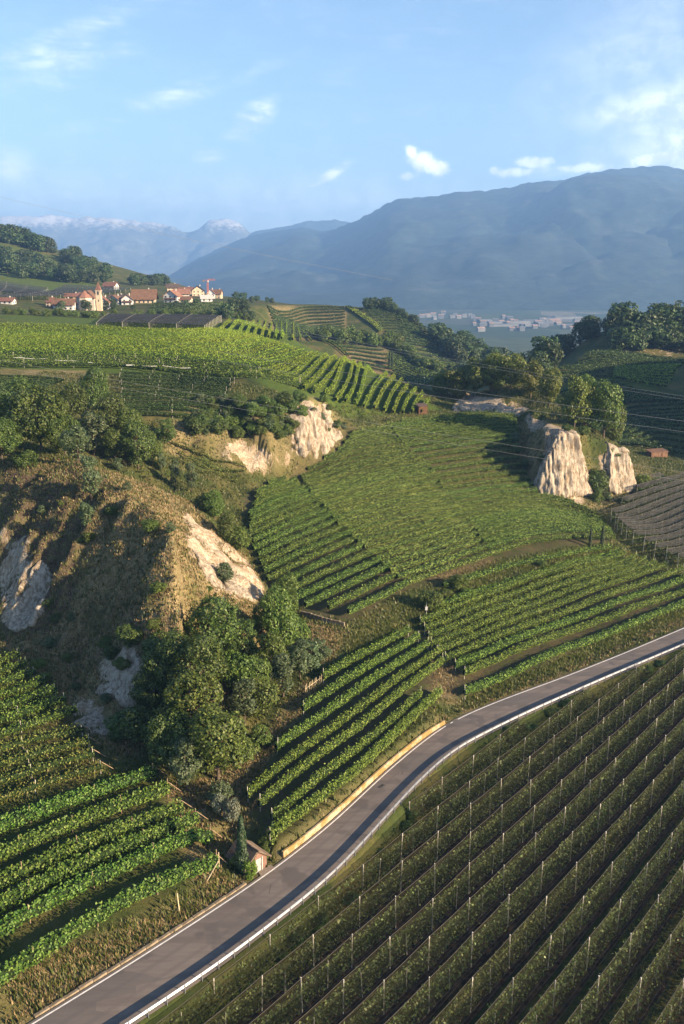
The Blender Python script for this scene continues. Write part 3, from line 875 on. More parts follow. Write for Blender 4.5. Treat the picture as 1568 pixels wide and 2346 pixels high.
def lobes_tree(seed, H, Rw, base, nl, leaf, per, droop=0.0, slim=1.0, trunk_r=.16, limbs=6):
    """crown and trunk meshes of one tree; H height, Rw crown radius, base bare stem"""
    r = np.random.default_rng(seed)
    cz = base + (H - base) * .52
    L = []
    for i in range(nl):
        u = r.uniform(-1, 1); th = i * 2.399 + r.uniform(-.5, .5)
        rad = (r.uniform(.35, .95)) * math.sqrt(max(.1, 1 - u * u * .8))
        rl = Rw * r.uniform(.34, .54)
        c = np.array([math.cos(th) * rad * (Rw - rl * .4), math.sin(th) * rad * (Rw - rl * .4), cz + u * (H - base) * .5 - np.sign(u) * rl * .55 * slim])
        L.append((c, rl, rl * r.uniform(.7, 1.0) * slim))
    L.append((np.array([0, 0, cz]), Rw * .55, (H - base) * .36))
    Cs, Ns = [], []
    for c, ra, rz_ in L:
        n = int(per * ra * ra)
        d = unit(r.normal(0, 1, (n, 3)))
        k = r.uniform(.72, 1.1, (n, 1))
        # uneven clumps: leave bare patches where a cell noise is low
        cl = vnoise(d[:, 0] * 2.6 + c[0] * 3 + seed, d[:, 1] * 2.6 + d[:, 2] * 2.1 + c[1] * 3)
        keep = cl > .30
        k = k + (cl[:, None] - .5) * .35
        p = c + d * k * np.array([ra, ra, rz_])
        p = p[keep]; d = d[keep]
        if droop:
            p[:, 2] -= droop * np.hypot(p[:, 0], p[:, 1]) * .2
        ok = np.ones(len(p), bool)
        for c2, ra2, rz2 in L:
            if c2 is not c:
                q = (p - c2) / np.array([ra2, ra2, rz2])
                ok &= (q * q).sum(1) > .5
        Cs.append(p[ok]); Ns.append(d[ok])
    C = np.concatenate(Cs); N = np.concatenate(Ns)
    N[:, 2] += .35
    v, f = leaf_quads(C, N, np.full(len(C), leaf), r)
    mb = MB()
    top = (r.uniform(-.3, .3) * Rw * .4, r.uniform(-.3, .3) * Rw * .4, cz + (H - base) * .2)
    mid = (top[0] * .4 + r.uniform(-.15, .15), top[1] * .4 + r.uniform(-.15, .15), base + .2)
    mb.tube([(0, 0, -.6), (0, 0, .15), mid, (top[0] * .7, top[1] * .7, cz), top], [trunk_r * 1.5, trunk_r * 1.1, trunk_r * .85, trunk_r * .5, trunk_r * .2], 7)
    for i in range(limbs):
        c, ra, rz_ = L[i % nl]
        a = np.array(mid) * (1 - .35 * r.random()) + np.array([0, 0, .3 * (i % 3)])
        m_ = (a + c) / 2 + np.array([0, 0, -.15 * Rw])
        mb.tube([a, m_, c], [trunk_r * .55, trunk_r * .38, trunk_r * .12], 5)
    return v, f, mb

TREES = {}
def tree_proto(key, mat, n_var, **kw):
    out = []
    for i in range(n_var):
        k2 = dict(kw)
        v, f, mb = lobes_tree(seed=hash_(key) + i * 11, **k2)
        out.append((np_mesh('crown_' + key, v, f, M_TREE[mat]), mb.mesh('trunk_' + key, M_BARK, True)))
    TREES[key] = out
def hash_(s):
    return sum((i + 3) * ord(c) for i, c in enumerate(s)) % 9973
#            prototypes are 10 m tall unless noted
tree_proto('broad', 'deep', 4, H=10, Rw=4.3, base=1.5, nl=20, leaf=.42, per=210, trunk_r=.22)
tree_proto('broadmid', 'mid', 3, H=10, Rw=4.0, base=1.5, nl=19, leaf=.42, per=210, trunk_r=.22)
tree_proto('slim', 'grey', 3, H=10, Rw=2.3, base=1.6, nl=15, leaf=.38, per=360, slim=1.3, trunk_r=.14)
tree_proto('golden', 'gold', 3, H=10, Rw=3.8, base=1.6, nl=17, leaf=.48, per=180, trunk_r=.2)
tree_proto('shrub', 'mid', 3, H=10, Rw=5.6, base=.2, nl=13, leaf=.75, per=85, trunk_r=.2)
tree_proto('shrubdeep', 'deep', 3, H=10, Rw=5.6, base=.2, nl=13, leaf=.75, per=85, trunk_r=.2)
tree_proto('shrubgrey', 'grey', 2, H=10, Rw=4.6, base=.2, nl=13, leaf=.7, per=80, trunk_r=.2)
tree_proto('olive', 'olive', 1, H=10, Rw=4.2, base=1.2, nl=14, leaf=.7, per=90, trunk_r=.3)
tree_proto('bright', 'bright', 2, H=10, Rw=5.0, base=.1, nl=12, leaf=.9, per=60, trunk_r=.2)
tree_proto('far', 'far', 4, H=10, Rw=4.8, base=.8, nl=12, leaf=1.0, per=34, trunk_r=.2, limbs=3)
tree_proto('farmid', 'mid', 3, H=10, Rw=4.8, base=.8, nl=12, leaf=1.0, per=34, trunk_r=.2, limbs=3)

def cypress_proto():
    r = np.random.default_rng(5)
    n = 2600
    h = r.uniform(0, 1, n) ** .9
    prof = .095 * np.clip(h / .12, 0, 1) ** .7 * (1 - h) ** .42 * 10
    th = r.uniform(0, 2 * math.pi, n)
    rr = prof * r.uniform(.75, 1.08, n) * (1 + .16 * np.sin(th * 3 + h * 17))
    C = np.c_[np.cos(th) * rr, np.sin(th) * rr, .3 + h * 9.7]
    N = np.c_[np.cos(th), np.sin(th), np.full(n, .6)]
    v, f = leaf_quads(C, N, np.full(n, .34), r, .5, .35)
    mb = MB()
    mb.tube([(0, 0, -.5), (0, 0, 3), (0, 0, 9.3)], [.16, .12, .02], 6)
    TREES['cypress'] = [(np_mesh('crown_cypress', v, f, M_TREE['cypress']), mb.mesh('trunk_cypress', M_BARK, True))]
cypress_proto()

tree_count = {}
def plant(kind, name, x, y, h, label, cat, group=None, wide=1.0, var=None, rz=None, z=None, trunk=True, sink=0.0):
    i = tree_count.get(kind, 0); tree_count[kind] = i + 1
    crown, tr = TREES[kind][(i if var is None else var) % len(TREES[kind])]
    e = empty(name, (x, y, (gz(x, y) if z is None else z) - sink), random.uniform(0, 6.28) if rz is None else rz)
    s = h / 10.0
    e.scale = (s * wide, s * wide, s)
    tag(e, label, cat, group)
    mobj('crown', crown, e)
    if trunk:
        mobj('trunk', tr, e)
    return e

# ------------------------------------------------------------------ vine rows
def row_foliage(P, dens, leaf, h=1.95, w=.52, bot=.55, r=rng, shoots=.16, core=True, gap=.0, tidy=False):
    """leaf cloud of one trellised row along ground polyline P (k,3), with a low dark core inside"""
    P = np.asarray(P)
    seg = np.linalg.norm(np.diff(P[:, :2], axis=0), axis=1)
    s = np.r_[0, np.cumsum(seg)]
    Lr = s[-1]
    n = max(8, int(Lr * dens))
    u = np.sort(r.uniform(0, Lr, n))
    ph = r.uniform(0, 200)
    fat = .72 + .62 * vnoise(u * .8 + ph, np.full(n, ph)) + .25 * (vnoise(u * 2.3 + ph, np.full(n, ph + 9)) - .5)
    if tidy:
        fat = .78 + (fat - .72) * .45
    if gap:
        keep = vnoise(u * .35 + ph, np.full(n, ph + 3)) > gap
        u = u[keep]; fat = fat[keep]; n = len(u)
    p = np.c_[[np.interp(u, s, P[:, k]) for k in range(3)]].T
    d = np.c_[np.interp(u, s, np.gradient(P[:, 0], s)), np.interp(u, s, np.gradient(P[:, 1], s))]
    d = d / np.maximum(np.linalg.norm(d, axis=1, keepdims=True), 1e-9)
    side = np.c_[d[:, 1], -d[:, 0]]
    th = r.uniform(0, 2 * math.pi, n)
    cz = (h + bot) / 2; hz = (h - bot) / 2
    k = r.uniform(.62, 1.08, n)
    lat = np.cos(th) * w * k * fat
    up = cz + np.sin(th) * hz * k * (0.75 + .25 * fat)
    sh = r.random(n) < shoots
    up = np.where(sh, h + r.uniform(-.1, .45, n) * fat, up)
    lat = np.where(sh, r.normal(0, w * .35, n), lat)
    C = np.c_[p[:, 0] + side[:, 0] * lat, p[:, 1] + side[:, 1] * lat, p[:, 2] + up]
    N = np.c_[side[:, 0] * np.cos(th), side[:, 1] * np.cos(th), np.sin(th) * .8 + .35]
    v, f = leaf_quads(C, N, np.full(n, leaf), r)
    fs = [f]
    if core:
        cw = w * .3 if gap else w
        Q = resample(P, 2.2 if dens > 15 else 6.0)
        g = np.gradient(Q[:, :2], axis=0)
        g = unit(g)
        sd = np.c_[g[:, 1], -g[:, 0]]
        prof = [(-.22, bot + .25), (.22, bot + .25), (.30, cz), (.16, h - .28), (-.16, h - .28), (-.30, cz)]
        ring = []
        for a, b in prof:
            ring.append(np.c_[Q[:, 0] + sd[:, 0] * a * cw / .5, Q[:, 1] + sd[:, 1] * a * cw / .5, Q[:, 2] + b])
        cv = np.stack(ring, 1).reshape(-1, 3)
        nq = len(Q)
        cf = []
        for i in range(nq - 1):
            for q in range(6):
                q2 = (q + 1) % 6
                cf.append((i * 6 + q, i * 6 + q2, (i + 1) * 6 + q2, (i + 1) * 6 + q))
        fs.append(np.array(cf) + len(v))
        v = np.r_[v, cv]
    return v, fs

POST_M = {}
def post_mesh(kind):
    if kind not in POST_M:
        mb = MB()
        if kind == 'wood':
            mb.tube([(0, 0, -.4), (0, 0, 2.25)], [.055, .05], 6)
            POST_M[kind] = mb.mesh('wooden_post', M_WOODPOST)
        elif kind == 'grey':
            mb.tube([(0, 0, -.4), (0, 0, 2.3)], [.05, .045], 5)
            POST_M[kind] = mb.mesh('grey_post', M_GREYPOST)
        elif kind == 'tall':
            mb.box((0, 0, 1.85), (.095, .095, 4.5))
            mb.box((0, 0, 4.13), (.1, .1, .05))
            POST_M[kind] = mb.mesh('tall_post', M_GREYPOST)
        elif kind == 'brace':
            mb.tube([(0, 0, -.3), (0, 0, 2.5)], [.05, .045], 5)
            POST_M[kind] = mb.mesh('brace_post', M_WOODPOST)
    return POST_M[kind]

def guide(pts, n=48, ymin=0.0):
    W = []
    for q in pts:
        w = survey(q[0], q[1], ymin if len(q) < 3 else q[2])
        if w is not None:
            W.append(w)
    if len(W) < 2:
        print('GUIDE LOST', pts)
        return None
    W = np.array(W)[:, :2]
    s = np.r_[0, np.cumsum(np.linalg.norm(np.diff(W, axis=0), axis=1))]
    if len(W) > 2:                       # smooth the corners
        u = np.linspace(0, s[-1], 200)
        Q = np.c_[np.interp(u, s, W[:, 0]), np.interp(u, s, W[:, 1])]
        for _ in range(150):
            Q[1:-1] = .25 * Q[:-2] + .5 * Q[1:-1] + .25 * Q[2:]
        W = Q
        s = np.r_[0, np.cumsum(np.linalg.norm(np.diff(W, axis=0), axis=1))]
    u = np.linspace(0, s[-1], n)
    return np.c_[np.interp(u, s, W[:, 0]), np.interp(u, s, W[:, 1])]

def rows_between(guides, spacing, first=True):
    out = []
    for a, b in zip(guides[:-1], guides[1:]):
        d = np.median(np.linalg.norm(a - b, axis=1))
        # perpendicular distance, guides may be sheared along themselves
        g = unit(a[-1] - a[0]); nrm = np.array([g[1], -g[0]])
        dp = np.median(np.abs((b - a) @ nrm))
        m = max(1, int(round(dp / spacing)))
        for i in range(m):
            out.append(a + (b - a) * i / m)
    out.append(guides[-1])
    return out

def keep_clear(W):
    """longest stretch of a row that stays off the bluffs"""
    bad = inside(C_FOOT, W[:, 0], W[:, 1]) | inside(U_FOOT, W[:, 0], W[:, 1])
    best = (0, 0); i = 0
    while i < len(W):
        if bad[i]: i += 1; continue
        j = i
        while j < len(W) and not bad[j]: j += 1
        if j - i > best[1] - best[0]: best = (i, j)
        i = j
    return W[best[0]:best[1]]

def vineyard(name, guides, spacing, dens, leaf, mat, where, group, posts=None, post_gap=5.5, h=1.95, w=.52, jitter=.5, ymin=0.0, stuff=False, gap=0.0, shoots=.16, bot=.55, base='up', mats=None, braces=False, clear=False, tidy=False):
    """rows interpolated between surveyed guide lines; each row a thing of its own (or one mass when far away)"""
    gs = [q for q in (guide(g, ymin=ymin) for g in guides) if q is not None]
    if len(gs) < 2:
        return []
    rows = rows_between(gs, spacing)
    allv, allf, nb = [], [[], []], 0
    for i, Wd in enumerate(rows):
        if clear:
            Wd = keep_clear(Wd)
            if len(Wd) < 5: continue
        g = unit(Wd[-1] - Wd[0])
        L_ = np.linalg.norm(Wd[-1] - Wd[0])
        a0, a1 = rng.uniform(-jitter, jitter, 2)
        Q = resample(np.c_[Wd, np.zeros(len(Wd))], 1.2 if not stuff else 4.0)
        Q[0, :2] -= g * a0; Q[-1, :2] += g * a1
        Q[:, 2] = ground(Q[:, 0], Q[:, 1])
        if stuff:
            v, fs = row_foliage(Q, dens, leaf, h, w, bot, core=True, shoots=shoots, gap=gap)
            allv.append(v); allf[0].append(fs[0] + nb); allf[1].append(fs[1] + nb); nb += len(v)
            continue
        v, fs = row_foliage(Q, dens, leaf, h, w, bot, gap=gap, shoots=shoots, tidy=tidy)
        org = Q[0].copy()
        mm = mat if mats is None else mats(i, len(rows))
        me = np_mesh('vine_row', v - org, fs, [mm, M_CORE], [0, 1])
        o = mobj('vine_row', me, loc=org)
        tag(o, f'{ordinal(i + 1)} {where}', 'vine row', group)
        if posts:
            S = np.r_[0, np.cumsum(np.linalg.norm(np.diff(Q[:, :2], axis=0), axis=1))]
            kk = max(2, int(S[-1] / post_gap) + 1) if post_gap else 2
            for j, u in enumerate(np.linspace(.2, S[-1] - .2, kk)):
                p = np.array([np.interp(u, S, Q[:, c]) for c in range(3)])
                po = mobj('post', post_mesh(posts), o, loc=p - org)
                po.rotation_euler = (rng.uniform(-.06, .06), rng.uniform(-.06, .06), rng.uniform(0, 3))
                po.scale = (1, 1, rng.uniform(.95, 1.14) * h / 1.95)
            if braces:
                p = Q[-1] + np.array([g[0], g[1], 0]) * 1.7
                p[2] = gz(p[0], p[1])
                po = mobj('brace', post_mesh('brace'), o, loc=p - org)
                po.rotation_euler = (0, 0, 0)
                dv = Vector((Q[-1][0] - p[0], Q[-1][1] - p[1], 1.9 * h / 1.95 + Q[-1][2] - p[2]))
                po.rotation_euler = dv.to_track_quat('Z', 'Y').to_euler()
                po.scale = (1, 1, dv.length / 2.4)
    if stuff:
        me = np_mesh(name, np.concatenate(allv), [np.concatenate(allf[0]), np.concatenate(allf[1])], [mat, M_CORE], [0, 1])
        tag(mobj(name, me), where, 'vineyard', kind='stuff')
    return rows

# ================================================================== VINEYARDS
NEAR_G = [[(-90, 2322), (0, 2270), (165, 2164), (320, 2072), (492, 1998)],
          [(-90, 2205), (0, 2160), (170, 2060), (340, 1985), (492, 1936)],
          [(-90, 2090), (0, 2050), (180, 1965), (300, 1915), (420, 1868)],
          [(-90, 1960), (0, 1920), (130, 1870), (250, 1825), (355, 1790)]]
vineyard('vine_row', NEAR_G, 3.5, 130, .29, M_VINE_NEAR, 'bushy green vine row up from the road in the lower left vineyard', 'vine rows of the lower left vineyard',
         posts='wood', post_gap=6.0, h=2.0, w=.62, braces=True, bot=.45)
vineyard('vine_row', [[(-90, 1880), (0, 1850), (120, 1810), (235, 1775)], [(-90, 1760), (0, 1735), (100, 1708), (190, 1690)]], 3.4, 55, .27, M_VINE_YELLOW,
         'thin yellowing vine row above the lush rows below the dry knoll', 'yellowing vine rows at the left', posts='grey', post_gap=6, h=1.7, w=.5, braces=True)
vineyard('vine_row', [[(-90, 1725), (0, 1702), (110, 1665), (170, 1645)], [(-90, 1545), (0, 1530), (20, 1524), (42, 1516)]], 3.5, 70, .27, M_VINE_NEAR,
         'shaded vine row at the foot of the dry knoll above yellowed rows', 'shaded vine rows under the knoll', posts='grey', post_gap=7, h=1.8, w=.6)

# strip above the road, two blocks split by a lane
vineyard('vine_row', [[(742, 1566), (850, 1505), (938, 1458)], [(565, 1845), (760, 1690), (1005, 1506)]], 2.75, 105, .24, M_VINE_STRIP,
         'tidy vine row down from the scrubby knoll above the yellow wall', 'vine rows between knoll and lane', posts='grey', post_gap=0, h=1.9, w=.44, tidy=True, shoots=.1)
vineyard('vine_row', [[(597, 1862), (800, 1700), (1018, 1528)], [(628, 1890), (800, 1750), (965, 1606)]], 2.9, 105, .24, M_VINE_STRIP,
         'tidy vine row on the lower side above the yellow wall', 'vine rows between knoll and lane', posts='grey', post_gap=0, h=1.9, w=.44, tidy=True, shoots=.1)
vineyard('vine_row', [[(616, 1946), (800, 1795), (1012, 1594)], [(620, 1950), (804, 1799), (1014, 1597)]], 9, 100, .24, M_VINE_STRIP,
         'single low vine row along the top of the yellow wall', 'vine rows between knoll and lane', posts='grey', post_gap=0, h=1.6, w=.45)
vineyard('vine_row', [[(958, 1440), (1180, 1350), (1432, 1280)], [(1000, 1508), (1220, 1420), (1530, 1306)], [(1058, 1560), (1300, 1462), (1640, 1340)], [(1062, 1605), (1300, 1500), (1640, 1365)]], 2.75, 92, .25, M_VINE_STRIP,
         'vine row down from the grassy terrace in the block right of the lane', 'vine rows right of the lane', posts='grey', post_gap=0, h=1.9, w=.44, tidy=True, shoots=.1)

# the basin in the middle: three blocks of different tint, rows following the contour
vineyard('vine_row', [[(798, 1416), (850, 1392), (932, 1350)], [(700, 1400), (790, 1358), (892, 1310)], [(612, 1340), (710, 1290), (824, 1245)], [(558, 1236), (640, 1203), (744, 1164)], [(545, 1143), (600, 1120), (668, 1093)]], 3.3, 92, .25, M_VINE_MID,
         'dark green vine row up from the terrace in the basin beside the knoll', 'vine rows of the left basin block', h=1.9, w=.50, clear=True, tidy=True, shoots=.1)
vineyard('vine_row', [[(924, 1353), (1030, 1312), (1126, 1280)], [(818, 1253), (945, 1222), (1064, 1188)], [(729, 1164), (860, 1125), (1003, 1100)], [(684, 1087), (800, 1050), (932, 1030)], [(790, 1000), (830, 985), (884, 978)]], 2.8, 66, .28, M_VINE_OLIVE,
         'olive tinted vine row up from the terrace in the middle of the basin', 'vine rows of the middle basin block', h=1.9, w=.56, clear=True, tidy=True, shoots=.1)
vineyard('vine_row', [[(1124, 1279), (1215, 1252), (1320, 1240), (1405, 1242)], [(1062, 1189), (1190, 1168), (1300, 1165), (1370, 1190)], [(1000, 1101), (1100, 1086), (1190, 1076)], [(930, 1030), (1060, 1016), (1188, 1006)], [(880, 976), (1000, 962), (1185, 956)]], 3.2, 78, .28, M_VINE_MID,
         'green vine row up from the grassy terrace in the basin below the pale cliff', 'vine rows of the right basin block', h=1.9, w=.54, clear=True, tidy=True, shoots=.1)
# terrace edge
vineyard('vine_row', [[(1015, 1352), (1150, 1312), (1290, 1282), (1400, 1262)], [(985, 1405), (1110, 1362), (1260, 1316), (1420, 1272)]], 5.5, 50, .3, M_VINE_STRIP,
         'vine row on the grassy terrace bank below the basin', 'vine rows on the terrace bank', h=1.6, w=.6)
# terraces on the plateau edge behind the knoll
vineyard('vine_row', [[(398, 1024), (470, 1050), (566, 1084)], [(420, 1070), (480, 1088), (548, 1110)]], 2.4, 34, .3, M_VINE_YELLOW,
         'short vine row on the yellow terraces between knoll and shrubby knob', 'vine rows on the small terraces', h=1.3, w=.34)
vineyard('vine_row', [[(275, 862), (400, 868), (535, 880)], [(285, 955), (400, 962), (505, 968)]], 3.6, 44, .3, M_VINE_DULL,
         'dark vine row above the bushes on the flat field behind the knoll', 'vine rows on the field behind the knoll', posts='grey', post_gap=9, h=1.8, w=.5)
vineyard('vine_row', [[(-60, 868), (60, 872), (150, 880)], [(-60, 925), (0, 920), (40, 915)]], 3.6, 40, .3, M_VINE_DULL,
         'vine row at the left edge behind the big trees', 'vine rows at the left edge', h=1.8, w=.5)
# the big bright vineyard on the plateau
BG = [[(-60, 842), (300, 846), (560, 872), (690, 892)], [(-60, 822), (300, 828), (560, 850), (690, 880)]]
vineyard('vine_row', BG, 3.2, 34, .36, M_VINE_MID, 'vine row at the front edge of the bright plateau vineyard', 'front vine rows of the plateau vineyard', posts='grey', post_gap=14, h=2.0, w=.6)
vineyard('vine_row', [[(-60, 816), (300, 822), (500, 838), (600, 848), (705, 818)], [(-60, 796), (280, 802), (480, 814), (560, 812), (625, 790)], [(-60, 772), (250, 778), (420, 785), (500, 782), (560, 770)], [(-60, 750), (150, 752), (330, 764), (420, 766), (486, 762)]], 3.0, 22, .44, M_VINE_BRIGHT,
         'bright row up the broad plateau vineyard towards the village', 'vine rows of the bright plateau vineyard', h=2.0, w=.58, shoots=.3)
vineyard('vine_row', [[(594, 862), (650, 846), (706, 820)], [(650, 876), (690, 850), (728, 818)], [(720, 905), (760, 864), (792, 830)], [(770, 926), (802, 880), (836, 834)], [(834, 938), (856, 896), (888, 864)], [(880, 948), (896, 914), (922, 878)], [(922, 954), (932, 926), (954, 898)], [(966, 950), (972, 936), (985, 922)]], 3.2, 30, .40, M_VINE_BRIGHT,
         'bright vine row slanting up to the crest above the basin, from the left', 'bright slanting vine rows at the crest', h=2.0, w=.55, shoots=.2)
vineyard('vine_row', [[(496, 770), (529, 741)], [(547, 773), (583, 742)], [(600, 778), (623, 744)], [(646, 781), (657, 745)], [(671, 784), (673, 747)], [(690, 785), (683, 757)], [(714, 785), (695, 766)]], 3.4, 24, .44, M_VINE_BRIGHT,
         'short bright vine row on the small terrace below the hedge, from the left', 'vine rows of the small upper terrace', h=2.0, w=.55, shoots=.2)
vineyard('vine_row', [[(702, 762), (740, 783), (790, 818)], [(712, 762), (750, 783), (800, 820)]], 3.0, 24, .44, M_VINE_BRIGHT,
         'vine row following the crest line above the back valley', 'vine rows along the crest', h=1.9, w=.42)
# far slopes: rows too fine to pick apart stay one mass for each field
FAR = [('vineyard_slope', [[(640, 772), (720, 775), (790, 778)], [(612, 705), (700, 706), (790, 708)]], 6.5, 9, .75, M_VINE_DULL, 'brown and green terraced vineyard slope across the back valley', .12),
       ('vineyard_slope', [[(792, 708), (800, 706)], [(868, 764), (878, 758)]], 2.4, 9, .8, M_VINE_BRIGHT, 'pale green vineyard strip running down the far slope', 0),
       ('vineyard_slope', [[(888, 770), (930, 768), (985, 790)], [(830, 712), (880, 712), (925, 722)]], 5.2, 9, .75, M_VINE_DULL, 'fine green vineyard on the far slope right of the pale strip', 0),
       ('vineyard_slope', [[(960, 868), (1010, 860), (1052, 848)], [(930, 790), (985, 800), (1030, 820)], [(915, 730), (950, 740), (975, 755)]], 6.5, 9, .75, M_VINE_DULL, 'terraced vineyard on the nose of the far slope', .08),
       ('vineyard_slope', [[(830, 842), (870, 852), (905, 862)], [(772, 798), (830, 802), (878, 806)]], 6.0, 9, .7, M_VINE_DULL, 'brown terraced vineyard just behind the crest', .2),
       ('vineyard_slope', [[(905, 866), (950, 884), (985, 884)], [(885, 815), (940, 828), (1000, 858)]], 3.4, 9, .8, M_VINE_MID, 'smooth green vineyard in the hollow of the back valley', 0)]
for nm, g, sp_, dn, lf, mt, lab, gp in FAR:
    vineyard(nm, g, sp_, dn, lf, mt, lab, None, stuff=True, ymin=420, h=2.1, w=.7, gap=0)
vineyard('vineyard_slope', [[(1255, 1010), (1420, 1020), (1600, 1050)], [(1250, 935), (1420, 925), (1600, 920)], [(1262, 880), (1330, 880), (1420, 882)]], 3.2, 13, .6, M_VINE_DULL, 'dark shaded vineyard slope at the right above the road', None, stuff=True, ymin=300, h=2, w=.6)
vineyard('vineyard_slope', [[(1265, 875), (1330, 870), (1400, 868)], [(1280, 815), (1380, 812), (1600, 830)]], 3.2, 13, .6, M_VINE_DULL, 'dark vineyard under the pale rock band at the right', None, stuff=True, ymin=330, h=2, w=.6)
vineyard('vineyard_slope', [[(1405, 868), (1470, 884), (1530, 893)], [(1410, 850), (1480, 848), (1562, 842)]], 3.0, 22, .5, M_VINE_BRIGHT, 'sunlit bright green vineyard patch on the shaded right slope', None, stuff=True, ymin=330, h=2, w=.6)  # brighter leaf colour stands in for sunlight on this patch
vineyard('vineyard_slope', [[(1320, 810), (1385, 808)], [(1355, 748), (1395, 752)]], 4.6, 11, .7, M_VINE_DULL, 'steep stepped vineyard below the wooded hilltop', None, stuff=True, ymin=380, h=2, w=.6)
vineyard('vineyard_slope', [[(340, 720), (450, 722), (540, 720)], [(350, 700), (450, 700), (560, 698)]], 5, 10, .8, M_VINE_DULL, 'dark vineyard below the village houses', None, stuff=True, ymin=480, h=2, w=.6)
vineyard('vineyard_slope', [[(580, 703), (700, 705), (820, 706)], [(580, 697), (700, 697), (830, 700)]], 5, 10, .8, M_VINE_BRIGHT, 'bright vineyard strip on the skyline right of the village', None, stuff=True, ymin=600, h=2, w=.6)

# ================================================================== ROAD, RAIL, WALL
def offset_line(Q, d):
    g = unit(np.gradient(Q[:, :2], axis=0))
    o = Q.copy()
    o[:, 0] += g[:, 1] * d; o[:, 1] -= g[:, 0] * d
    return o
def asphalt():
    m, t, b = principled('asphalt', .86, .25)
    pos = t.n('NewGeometry').outputs['Position']
    mp = t.n('Mapping'); t.L.new(pos, mp.inputs[0]); mp.inputs['Rotation'].default_value = (0, 0, R(-49)); mp.inputs['Scale'].default_value = (.18, 1.3, 1)
    n1 = t.noise(mp.outputs[0], .8, 5, .6)
    n2 = t.noise(pos, 6, 4, .7)
    n3 = t.noise(pos, .22, 3, .5)
    c = t.mix(t.ramp(n1, .3, .7), (.125, .104, .092), (.175, .148, .130))
    c = t.mix(t.ramp(n3, .56, .64), c, (.105, .090, .082))
    c = t.mix(t.m('MULTIPLY', n2, .35), c, (.07, .065, .062))
    vr = t.n('TexVoronoi', feature='DISTANCE_TO_EDGE'); t.L.new(pos, vr.inputs['Vector']); vr.inputs['Scale'].default_value = .13
    crack = t.m('MULTIPLY', t.ramp(vr.outputs['Distance'], .004, .010, 1, 0), t.ramp(t.noise(pos, .3, 2), .66, .70))
    c = t.mix(t.m('MULTIPLY', crack, .5), c, (.03, .028, .027))
    ac = t.attr('across')
    track = t.m('SINE', t.m('MULTIPLY', ac, 25.1))
    c = t.mix(t.m('MULTIPLY', t.ramp(t.m('MULTIPLY', track, n1), .15, .6), .35), c, (.085, .076, .072))
    dust = t.m('MULTIPLY', t.ramp(t.m('ADD', t.m('ABSOLUTE', t.m('SUBTRACT', ac, .5)), t.m('MULTIPLY_ADD', n2, .14, -.07)), .40, .52), .6)
    c = t.mix(dust, c, (.22, .18, .135))
    mp2 = t.n('Mapping'); t.L.new(pos, mp2.inputs[0]); mp2.inputs['Rotation'].default_value = (0, 0, R(-49)); mp2.inputs['Scale'].default_value = (.09, .32, 1)
    vp = t.n('TexVoronoi', distance='CHEBYCHEV'); t.L.new(mp2.outputs[0], vp.inputs['Vector']); vp.inputs['Scale'].default_value = 1.0
    sc2 = t.n('SeparateColor'); t.L.new(vp.outputs['Color'], sc2.inputs[0])
    c = t.mix(t.m('MULTIPLY', t.ramp(sc2.outputs[0], .70, .74), .45), c, (.085, .078, .075))
    t.L.new(c, b.inputs['Base Color'])
    bp = t.n('Bump'); bp.inputs['Strength'].default_value = .15
    t.L.new(n2, bp.inputs['Height']); t.L.new(bp.outputs[0], b.inputs['Normal'])
    return m
def ribbon(A, B):
    n = min(len(A), len(B))
    v = np.stack([A[:n], B[:n]], 1).reshape(-1, 3)
    f = np.array([(2 * i, 2 * i + 1, 2 * i + 3, 2 * i + 2) for i in range(n - 1)])
    return v, f
def match(A, n):
    s = np.r_[0, np.cumsum(np.linalg.norm(np.diff(A, axis=0), axis=1))]
    u = np.linspace(0, s[-1], n)
    return np.c_[[np.interp(u, s, A[:, k]) for k in range(3)]].T
RLo = match(offset_line(RL, -.32), 240); RRo = match(offset_line(RR, .12), 240)
v, f = ribbon(RLo, RRo)
# a denser sheet: four strips across, slight crown
rowsv = []
for k in np.linspace(0, 1, 7):
    q = RLo * (1 - k) + RRo * k
    q[:, 2] += .07 * (1 - (2 * k - 1) ** 2)
    rowsv.append(q)
V = np.stack(rowsv, 1); idx = np.arange(V.shape[0] * 7).reshape(-1, 7)
f = np.stack([idx[:-1, :-1], idx[:-1, 1:], idx[1:, 1:], idx[1:, :-1]], -1).reshape(-1, 4)
road_me = np_mesh('road', V.reshape(-1, 3), f, asphalt(), smooth=True)
at_ = road_me.attributes.new('across', 'FLOAT', 'POINT')
at_.data.foreach_set('value', np.tile(np.linspace(0, 1, 7), V.shape[0]).astype(np.float32))
tag(mobj('road', road_me), kind='structure')
road_o = COL.objects['road']
M_PAINT = simple('road_paint', (.66, .64, .60), .7, .3, .14, 2.5)
a = match(offset_line(RL, -.05), 300); b = match(offset_line(RL, .12), 300)
a[:, 2] += .030; b[:, 2] += .036
# the line is interrupted at the field lane
k0 = int(np.argmin(np.linalg.norm(a[:, :2] - road_pt(1032, 1654)[:2], axis=1)))
for i0, i1 in ((0, k0 - 3), (k0 - 1, k0), (k0 + 2, 299)):
    v, f = ribbon(a[i0:i1 + 1], b[i0:i1 + 1])
    mobj('edge_line', np_mesh('edge_line', v, f, M_PAINT), road_o)
# drain grate at the wall
p = road_pt(868, 1800)
mb = MB(); mb.box((0, 0, 0), (1.05, .5, .04))
for i in range(6): mb.box((-.42 + i * .168, 0, .025), (.05, .42, .02), m=1)
o = mb.build('drain_grate', [simple('grate_iron', (.03, .028, .026), .6, .4), simple('grate_bars', (.07, .065, .06), .5, .5)], road_o, loc=(p[0] + .35, p[1] - .35, p[2] + .045), rz=R(48))

